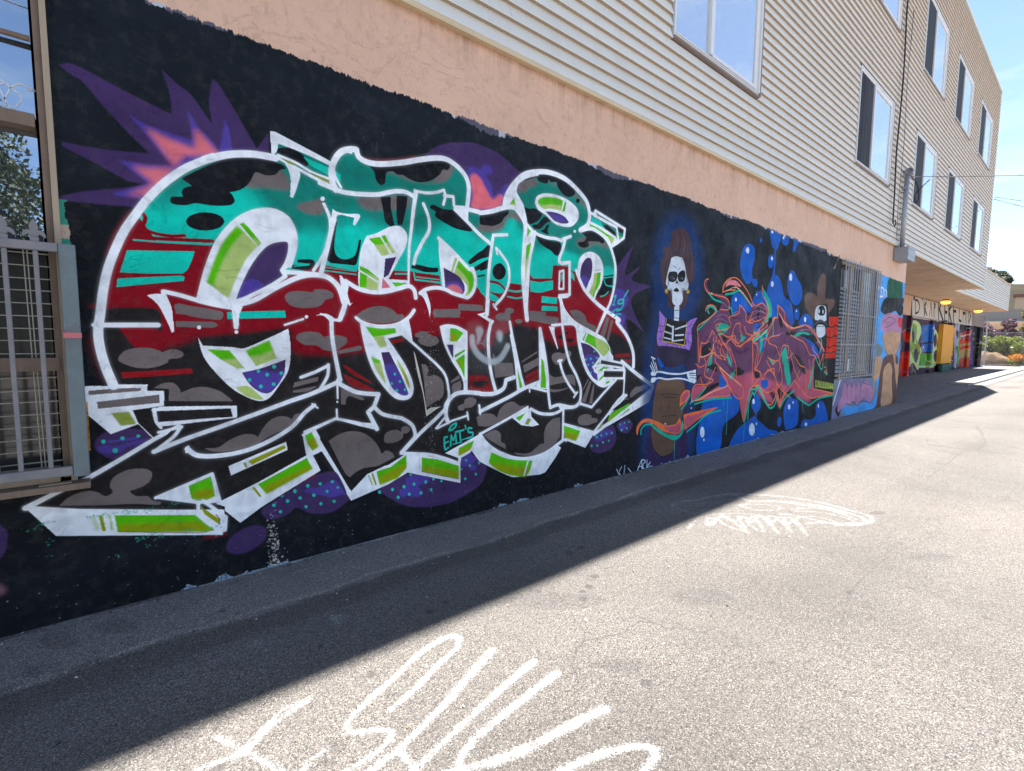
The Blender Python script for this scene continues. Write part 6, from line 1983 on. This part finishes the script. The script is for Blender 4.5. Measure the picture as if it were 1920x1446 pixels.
# ---- service mast: conduit with weatherhead and box
mx_ = 15.95
mast = MB().tube([(mx_, 3.50, 4.1), (mx_, 3.50, 5.95)], .055, 12).build('service_mast', M['galv'], bld, smooth=True)
pts = [(mx_, 3.50, 5.94)]
for i in range(9):
    a = math.pi*i/8*.95; pts.append((mx_+.11-.11*math.cos(a), 3.49, 5.95+.13*math.sin(a)))
MB().tube(pts, [.06]+[.075]*8+[.06], 12).build('weatherhead', M['galv'], mast, smooth=True)
MB().box(mx_-.19, mx_+.52, 3.32, 3.62, 3.80, 4.12).build('meter_box', M['greybox'], mast, bevel=.012)
MB().box(mx_-.205, mx_+.535, 3.31, 3.62, 4.10, 4.125).box(mx_-.2, mx_+.53, 3.31, 3.319, 3.93, 3.95).build('lid', M['galv'], mast)
MB().box(mx_-.08, mx_+.08, 3.44, 3.60, 4.9, 4.93).build('strap', M['galv'], mast); MB().box(mx_-.08, mx_+.08, 3.44, 3.60, 5.6, 5.63).build('strap', M['galv'], mast)

# ---- the cable that hangs loose down the siding
xc = 15.05
pts = [(xc+.02*math.sin(z*1.7), 3.545-.02*abs(math.sin(z)), z) for z in np.linspace(12.6, 4.80, 40)] + [(xc+.03, 3.52, 4.62), (xc+.10, 3.50, 4.55), (xc+.17, 3.50, 4.60), (xc+.16, 3.51, 4.72)]
o = MB().tube(pts, .018, 6).build('hanging_cable', M['black']); tag(o, 'thin black cable hanging down the siding and curling up near its lower end', 'cable')
pts = [(xc+.55+.05*math.sin(z*2.1), 3.55, z) for z in np.linspace(9.8, 4.3, 30)]
o = MB().tube(pts, .007, 5).build('thin_wire', M['black']); tag(o, 'very thin wire running down the siding beside the grey service mast', 'cable')

# ---- overhead lines
def wire(p, q, sag, r, label):
    p, q = Vector(p), Vector(q); pts = []
    for i in range(31):
        t = i/30; a = p.lerp(q, t); a.z -= sag*4*t*(1-t); pts.append(tuple(a))
    o = MB().tube(pts, r, 6).build('power_line', M['cablegrey']); tag(o, label, 'power line', 'overhead lines'); return o
wire((16.2, 3.45, 5.95), (60, -14, 15.5), 1.1, .014, 'overhead line leaving the weatherhead of the grey service mast')
drop = [(16.17, 3.47, 5.97), (16.32, 3.36, 5.75), (16.40, 3.33, 5.42), (16.30, 3.36, 5.30), (16.42, 3.40, 5.55), (16.75, 3.2, 5.93)]
o = MB().tube(smooth(np.array(drop), [False]*6, False, 6), .017, 6).build('drip_loop', M['black']); tag(o, 'black loop of cable hanging from the weatherhead', 'cable')
wire((30.3, 3.5, 8.15), (90, -12, 15.0), .8, .017, 'upper of the two lines tied to the far corner of the building')
wire((30.3, 3.5, 8.05), (90, -13, 10.9), .8, .017, 'lower of the two lines tied to the far corner of the building')

# lines strung along the other side of the alley, mirrored in the upper windows
wire((-12, -7.5, 9.4), (34, -9.5, 10.2), 1.2, .02, 'lower of the two lines along the opposite side of the alley')
wire((-12, -7.9, 10.3), (34, -9.9, 11.3), 1.0, .012, 'upper of the two lines along the opposite side of the alley')
# a grey curtain behind the screen of the nearest dark sash
cu = []; cf = []
for i in range(41):
    xx = 12.34 + .78*i/40; yy = SY-.002 + .010*math.sin(i*1.1) + .006*math.sin(i*.47)
    cu += [(xx, yy, 5.52), (xx + .02*math.sin(i), yy, 7.25)]
for i in range(40): cf.append((2*i, 2*i+2, 2*i+3, 2*i+1))
M['curtain'] = plain('dark_curtain', (.045, .05, .065), .9, var=.5, scale=3, stretch=(6, 1, .4))
me = bpy.data.meshes.new('curtain'); me.from_pydata(cu, [], cf); me.materials.append(M['curtain']); me.polygons.foreach_set('use_smooth', [True]*len(cf)); link(bpy.data.objects.new('curtain', me), bld)

# ================================================================ low wing and the recess under it
wing = empty('low_wing'); tag(wing, 'low cream sided wing jutting over the driveway beyond the tall building corner', 'building')
WY = 4.65; WXa, WXb, WZa, WZb = 30.42, 51.3, 4.30, 6.10
MB().box(WXa, WXb, WY+.06, 12, WZa+.05, WZb).build('wing_core', M['dark'], wing)
k = 0; z = WZa
while z < WZb-.02:
    board(WXa, WXb, z, min(z+CH, WZb), wing, WY+.01); z += CH
MB().box(WXa, WXb+.05, WY-.02, 12, WZb+.001, WZb+.06).build('roof', M['trim'], wing)
MB().box(WXb, WXb+.04, WY, WY+.08, WZa, WZb).build('corner_trim', M['white'], wing)
MB().box(WXb+.001, WXb+.03, WY+.08, 12, WZa, WZb).build('end_wall', M['siding'], wing)
MB().box(WXa, WXb, WY+.0, 6.62, WZa-.05, WZa-.002).build('soffit', M['soffit'], wing)
for lx, ly in ((36.5, 5.83), (46.9, 5.73)):
    base = MB().tube([(lx, ly, WZa-.05), (lx, ly, WZa-.12)], .16, 14).build('ceiling_lamp', M['dark'], wing)
    mt, n, l, b = nmat('lamp_glow') if 'glow' not in M else (M['glow'], None, None, None)
    if 'glow' not in M:
        b.inputs['Base Color'].default_value = (.9, .5, .15, 1); b.inputs['Emission Color'].default_value = (1, .48, .10, 1); b.inputs['Emission Strength'].default_value = .35; M['glow'] = mt
    prof = [(0.13, -.12), (.22, -.17), (.24, -.23), (.17, -.30), (.05, -.33)]
    s_ = MB().tube([(lx, ly, WZa+dz) for r_, dz in prof], [r_ for r_, dz in prof], 14).build('shade', M['glow'], base, smooth=True)
rec = empty('mural_recess'); tag(rec, 'deep ground floor recess wall covered with tagged panels and painted doors', 'wall')
UVB = ((0, 2), BX0, BX1, BZ0, BZ1)
MB().box(17.15, 57.6, BY, BY+.3, -.1, WZa-.051).build('recess_wall', M['mural_back'], rec, uv=UVB)
def wx(px, py=600, y=BY): return float(on_wall(1640+px/5.164, 440+py/5.164, y)[0])
hx = [wx(330), wx(568), wx(765), wx(915), wx(1058)]
for a, b in zip(hx[:-1], hx[1:]):
    MB().box(a+.04, b-.04, BY-.14, BY-.002, 3.20, 4.20).build('header_panel', M['mural_back'], rec, uv=UVB, bevel=.01)
MB().box(hx[0]-12, hx[0]-.04, BY-.14, BY-.002, 3.20, 4.20).build('header_panel', M['peach'], rec)
MB().box(wx(645), wx(745), BY-.24, BY-.19, .55, 3.0).build('door', M['yellow'], rec, bevel=.01)
MB().box(wx(645), wx(648), BY-.19, BY-.002, .55, 3.0).build('door_hinge_side', M['yellow'], rec)
MB().box(wx(645)-.2, wx(722), BY-.36, BY-.17, .035, .50).build('utility_box', M['teal'], rec, bevel=.02)
for a, b in ((335, 350), (555, 572), (745, 790), (800, 818), (920, 945), (1025, 1056)):
    MB().box(wx(a), wx(b), BY-.16, BY-.003, .035, 3.19).build('pillar', M['mural_back'], rec, uv=UVB, bevel=.01)

# ================================================================ fence, plants, house and hill at the end of the alley
FX = 58.6
fence = empty('chain_link_fence'); tag(fence, 'tall chain link fence with pale rails across the end of the alley', 'fence')
def fz(py): d = ray(1880, py); return CAM_H + d[2]*FX/d[0]
ft, fm = fz(602), fz(624)
yF = np.arange(9.4, -12, -2.9)
for y in yF: MB().tube([(FX, y, -.05), (FX, y, ft+.05)], .05, 8).build('post', M['galv'], fence)
MB().tube([(FX, 9.4, ft), (FX, -12, ft)], .045, 6).build('rail', M['galv'], fence)
MB().tube([(FX, 9.4, fm), (FX, -12, fm)], .04, 6).build('rail', M['galv'], fence)
MB().tube([(FX, 9.4, .12), (FX, -12, .12)], .04, 6).build('rail', M['galv'], fence)
fmsh = MB(); s = .16
def strip(a, b, w=.012):
    a, b = Vector(a), Vector(b); n_ = (b-a).normalized().cross(Vector((1, 0, 0)))*w/2; fmsh.quad(a-n_, a+n_, b+n_, b-n_)
H_ = fm-.12
for i in range(int(22/s)+20):
    y0 = 9.4 - i*s + H_
    for sgn in (1, -1):
        ya, yb = (y0, y0-H_) if sgn > 0 else (y0-H_, y0)
        # clip to fence span
        if min(ya, yb) > 9.4 or max(ya, yb) < -12: continue
        strip((FX-.03, ya, .12), (FX-.03, yb, fm))
o = fmsh.build('chain_link', M['galv'], fence); tag(o, kind='stuff')

def crown_mesh(name, centre_list, n, size, mt, flat=.0, seed=0):
    r = np.random.default_rng(seed); k = len(centre_list); V = np.empty((n*4, 3)); F = []
    wsum = np.array([c[3]**2 for c in centre_list]); wsum = wsum/wsum.sum(); ids = r.choice(k, n, p=wsum)
    C = np.array([c[:3] for c in centre_list])[ids]; Rr = np.array([c[3] for c in centre_list])[ids]
    d = r.normal(size=(n, 3)); d /= np.linalg.norm(d, axis=1)[:, None]; d[:, 2] *= (1-flat)
    P = C + d*(Rr*(.55+.5*r.random(n)**.6))[:, None]
    a = r.normal(size=(n, 3)); a /= np.linalg.norm(a, axis=1)[:, None]; b = np.cross(a, r.normal(size=(n, 3))); b /= np.linalg.norm(b, axis=1)[:, None]
    sz = size*(.6+.8*r.random(n))[:, None]
    V[0::4] = P - a*sz; V[1::4] = P - b*sz*.5; V[2::4] = P + a*sz; V[3::4] = P + b*sz*.5
    me = bpy.data.meshes.new(name); me.vertices.add(n*4); me.vertices.foreach_set('co', V.ravel()); me.loops.add(n*4); me.polygons.add(n)
    me.loops.foreach_set('vertex_index', np.arange(n*4)); me.polygons.foreach_set('loop_start', np.arange(0, n*4, 4)); me.polygons.foreach_set('loop_total', np.full(n, 4))
    me.materials.append(mt); me.update(calc_edges=True); return me
def bush(name, loc, blobs, n, size, mt, label, cat, group=None, seed=1, trunk=0, kind=None):
    e = empty(name, loc); tag(e, label, cat, group, kind)
    o = bpy.data.objects.new('crown', crown_mesh('crown', blobs, n, size, mt, .15, seed)); link(o, e)
    tb = MB(); r = random.Random(seed); zc = min(b[2] for b in blobs)
    for b in blobs[:5]:
        tb.tube([(r.uniform(-.1, .1), r.uniform(-.1, .1), -.1), (b[0]*.5, b[1]*.5, b[2]*.5), (b[0], b[1], b[2])], [max(.04, trunk), max(.03, trunk*.6), .015], 6)
    tb.build('trunk', M['bark'], e, smooth=True); return e
def blobs(n, rx, ry, h, rad, seed, z0=.3):
    r = random.Random(seed); return [(r.uniform(-rx, rx), r.uniform(-ry, ry), z0 + r.uniform(0, h), rad*r.uniform(.6, 1.2)) for _ in range(n)]
G_ = 'shrubs behind the fence'
bush('shrub', (62, 6.2, 0), blobs(12, 1.0, 1.6, 1.9, .75, 2, .5), 9000, .11, M['leaf_lime'], 'bright yellow green shrub directly behind the fence beside the building', 'shrub', G_, 3)
bush('shrub', (63, 4.9, 0), blobs(6, 1.0, .8, 1.2, .7, 4, .4), 3000, .13, M['leaf_lime'], 'smaller pale green shrub behind the fence above the orange flowers', 'shrub', G_, 5)
bush('shrub', (66, 2.6, 0), blobs(9, 1.2, 1.4, 2.2, .9, 6, .5), 4200, .15, M['leaf_olive'], 'olive shrub behind the right part of the fence', 'shrub', G_, 6)
bush('shrub', (66.5, 6.9, 0), blobs(16, 1.0, 2.2, 2.0, .8, 8, 1.8), 9000, .12, M['leaf_purple'], 'tall plum leaved shrub rising above the yellow green one', 'shrub', G_, 9)
bush('shrub', (67.5, 4.6, 0), blobs(12, 1.0, 1.5, 1.4, .7, 9, 2.2), 5200, .14, M['leaf_olive'], 'brownish olive shrub beside the plum leaved one', 'shrub', G_, 10)
bush('shrub', (67.0, 8.6, 0), blobs(10, 1.0, 1.4, 1.6, .8, 13, 2.0), 5200, .13, M['leaf_purple'], 'plum leaved shrub nearest the building behind the fence', 'shrub', G_, 14)
bush('shrub', (66.0, 3.4, 0), blobs(10, 1.0, 1.0, 1.6, .8, 15, 1.6), 5200, .13, M['leaf_rust'], 'rust and green shrub between the olive shrubs behind the fence', 'shrub', G_, 16)
bush('shrub', (63, -4, 0), blobs(12, 2.0, 4.0, 2.4, 1.2, 18, .4), 5200, .2, M['leaf'], 'broad dark green shrub behind the fence away from the building', 'shrub', G_, 12)
bush('tree', (72, 4.1, 0), blobs(8, .8, .7, 2.0, .8, 11, 3.8), 3600, .2, M['leaf_rust'], 'small rust and green leaved tree in front of the pale house', 'tree', None, 11, .14)
fl_ = bpy.data.objects.new('poppies', crown_mesh('poppies', [(60.6+random.uniform(-.6, .7), random.uniform(3.6, 5.3), .35+random.uniform(0, .4), .42) for _ in range(12)], 2600, .07, M['petal'], .2, 21))
link(fl_); tag(fl_, kind='stuff')
lf_ = bpy.data.objects.new('ground_cover', crown_mesh('ground_cover', [(60.7+random.uniform(-1, 1), random.uniform(2.5, 5.6), .15+random.uniform(0, .25), .42) for _ in range(14)], 2600, .09, M['leaf_lime'], .3, 22))
link(lf_); tag(lf_, kind='stuff')
# mound of dry soil
gm = bmesh.new(); bmesh.ops.create_icosphere(gm, subdivisions=4, radius=1)
for v in gm.verts:
    nz = .10*math.sin(v.co.x*9)+.08*math.sin(v.co.y*13+v.co.x*3); v.co = Vector((v.co.x*1.3, v.co.y*1.7, max(-.1, v.co.z*(1.15+nz))))
me = bpy.data.meshes.new('soil_mound'); gm.to_mesh(me); gm.free(); me.materials.append(M['dirt']); o = link(bpy.data.objects.new('soil_mound', me)); o.location = (60.2, 6.6, -.02); tag(o, kind='structure')
# retaining bank, slope and far hill
def terrain(name, x0, x1, y0, y1, hf, nx, ny, mt):
    V = []; F = []
    for i in range(nx):
        for j in range(ny):
            x = x0+(x1-x0)*i/(nx-1); y = y0+(y1-y0)*j/(ny-1); V.append((x, y, hf(x, y)))
    for i in range(nx-1):
        for j in range(ny-1): F.append((i*ny+j, (i+1)*ny+j, (i+1)*ny+j+1, i*ny+j+1))
    me = bpy.data.meshes.new(name); me.from_pydata(V, [], F); me.materials.append(mt); me.polygons.foreach_set('use_smooth', [True]*len(F))
    o = link(bpy.data.objects.new(name, me)); tag(o, kind='structure'); return o
M['bank'] = plain('bank_soil', (.12, .085, .06), .95, spec=0, var=.3, scale=.8, bumps=.3, dirt=(.12, .10, .06))
M['hillside'] = plain('dry_hillside', (.050, .044, .034), .95, var=.35, scale=.06, spec=0, dirt=(.03, .033, .024))
terrain('bank', 68.5, 110, -40, 60, lambda x, y: -.1 + 4.3*min(1, max(0, (x-68.5)/5))+.12*math.sin(y*1.1)+.02*(x-68), 24, 60, M['bank'])
def hz(x, y):
    t = min(1, max(0, (x-120)/130)); t = t*t*(3-2*t)
    ridge = np.interp(y, [-120, -40, 5, 17, 22, 28, 40, 80, 160], [18, 20, 22, 23.6, 25.2, 27.2, 30, 36, 30])
    return -1 + t*ridge + 1.0*math.sin(y*.21+x*.05)*t + .5*math.sin(y*.63+x*.2)*t
terrain('hill', 112, 420, -140, 220, hz, 60, 120, M['hillside'])
r = random.Random(5)
for i in range(26):
    y = 27+r.uniform(-3.2, 5) if i < 7 else r.uniform(-60, 90)
    x = 246+r.uniform(-5, 5) if i < 7 else r.uniform(150, 250); z = hz(x, y)
    e = empty('hill_tree', (x, y, z-.4)); tag(e, 'dark tree clump on the dry far hillside', 'tree', 'trees on the far hillside')
    s_ = r.uniform(.7, 1.3)
    link(bpy.data.objects.new('crown', crown_mesh('crown', [(r.uniform(-2, 2)*s_, r.uniform(-2, 2)*s_, (1.5+r.uniform(0, 1.6))*s_, 1.7*s_) for _ in range(5)], 420, .55, M['leaf_far'], .2, 40+i)), e)
    MB().tube([(0, 0, -.6), (0, 0, 2*s_)], .2, 6).build('trunk', M['bark'], e)
# house on the bank
M['housewall'] = plain('house_beige', (.50, .40, .29), .85, var=.06, scale=1); M['houseroof'] = plain('house_roof', (.16, .08, .07), .8, var=.2, scale=2)
M['greysid'] = plain('grey_boards', (.30, .30, .29), .8, var=.15, scale=2, stretch=(1, 8, 1))
hs = empty('hill_house'); tag(hs, 'small beige house with a dark roof edge above the bank', 'house')
MB().box(84, 94, -6, 7.1, 3.5, 7.55).build('house_wall', M['housewall'], hs)
MB().box(83.6, 94.4, -6.4, 7.3, 7.56, 7.9).build('roof', M['houseroof'], hs)
MB().box(83.96, 83.99, 2.4, 3.8, 5.4, 6.7).build('window', M['glass'], hs)
MB().box(83.96, 83.99, -1.4, 0.2, 5.4, 6.7).build('window', M['glass'], hs)
h2 = empty('garden_wall'); tag(h2, 'long low grey board wall on the bank below the beige house', 'wall')
wl_ = MB(); y = -8
while y < 11.4:
    MB().box(79, 79.12, y, y+1.16, 4.2, 5.75+.02*math.sin(y*3)).build('panel', M['greysid'], h2); y += 1.2
MB().box(78.9, 79.2, -8, 11.5, 5.8, 5.9).build('coping', M['greysid'], h2)

# ================================================================ what stands across the alley (seen in the shop glass)
M['fenceboard'] = plain('cedar_boards', (.22, .15, .10), .85, var=.3, scale=3, stretch=(1, 8, 1))
bush('street_tree', (-3.4, -10.5, 0), blobs(40, 2.8, 1.8, 4.6, 1.2, 31, 1.6), 42000, .085, M['leaf'], 'dense dark green tree across the alley reflected in the shop window', 'tree', None, 31, .2)
bush('street_tree', (-8.6, -11, 0), blobs(26, 2.6, 2.2, 4.0, 1.25, 33, 2.0), 16000, .12, M['leaf'], 'second green tree across the alley further from the building end', 'tree', None, 33, .2)

# litter and dry leaves caught along the foot of the wall and in the gutter
lt = MB(); rr = random.Random(11)
for i in range(420):
    x = rr.uniform(-.8, 17) if i % 2 else rr.uniform(-.5, 5); y = rr.choice([rr.gauss(3.57, .03), rr.gauss(3.06, .05), rr.uniform(1.2, 3.5)])
    if y > 3.61: y = 3.6
    z = .024 if y > 3.12 else .003; s_ = rr.uniform(.004, .013); a = rr.uniform(0, 6.28); dx, dy = math.cos(a)*s_, math.sin(a)*s_
    lt.quad((x-dx, y-dy, z), (x+dy*.6, y-dx*.6, z+rr.uniform(0, .006)), (x+dx, y+dy, z+rr.uniform(0, .004)), (x-dy*.6, y+dx*.6, z+.001), rr.choice([0, 0, 1, 2]))
o = lt.build('litter', [plain('dead_leaf', (.22, .15, .08), .9, var=.4, scale=30), plain('paper_scrap', (.55, .53, .50), .8), plain('dark_scrap', (.05, .045, .04), .9)]); tag(o, kind='stuff')
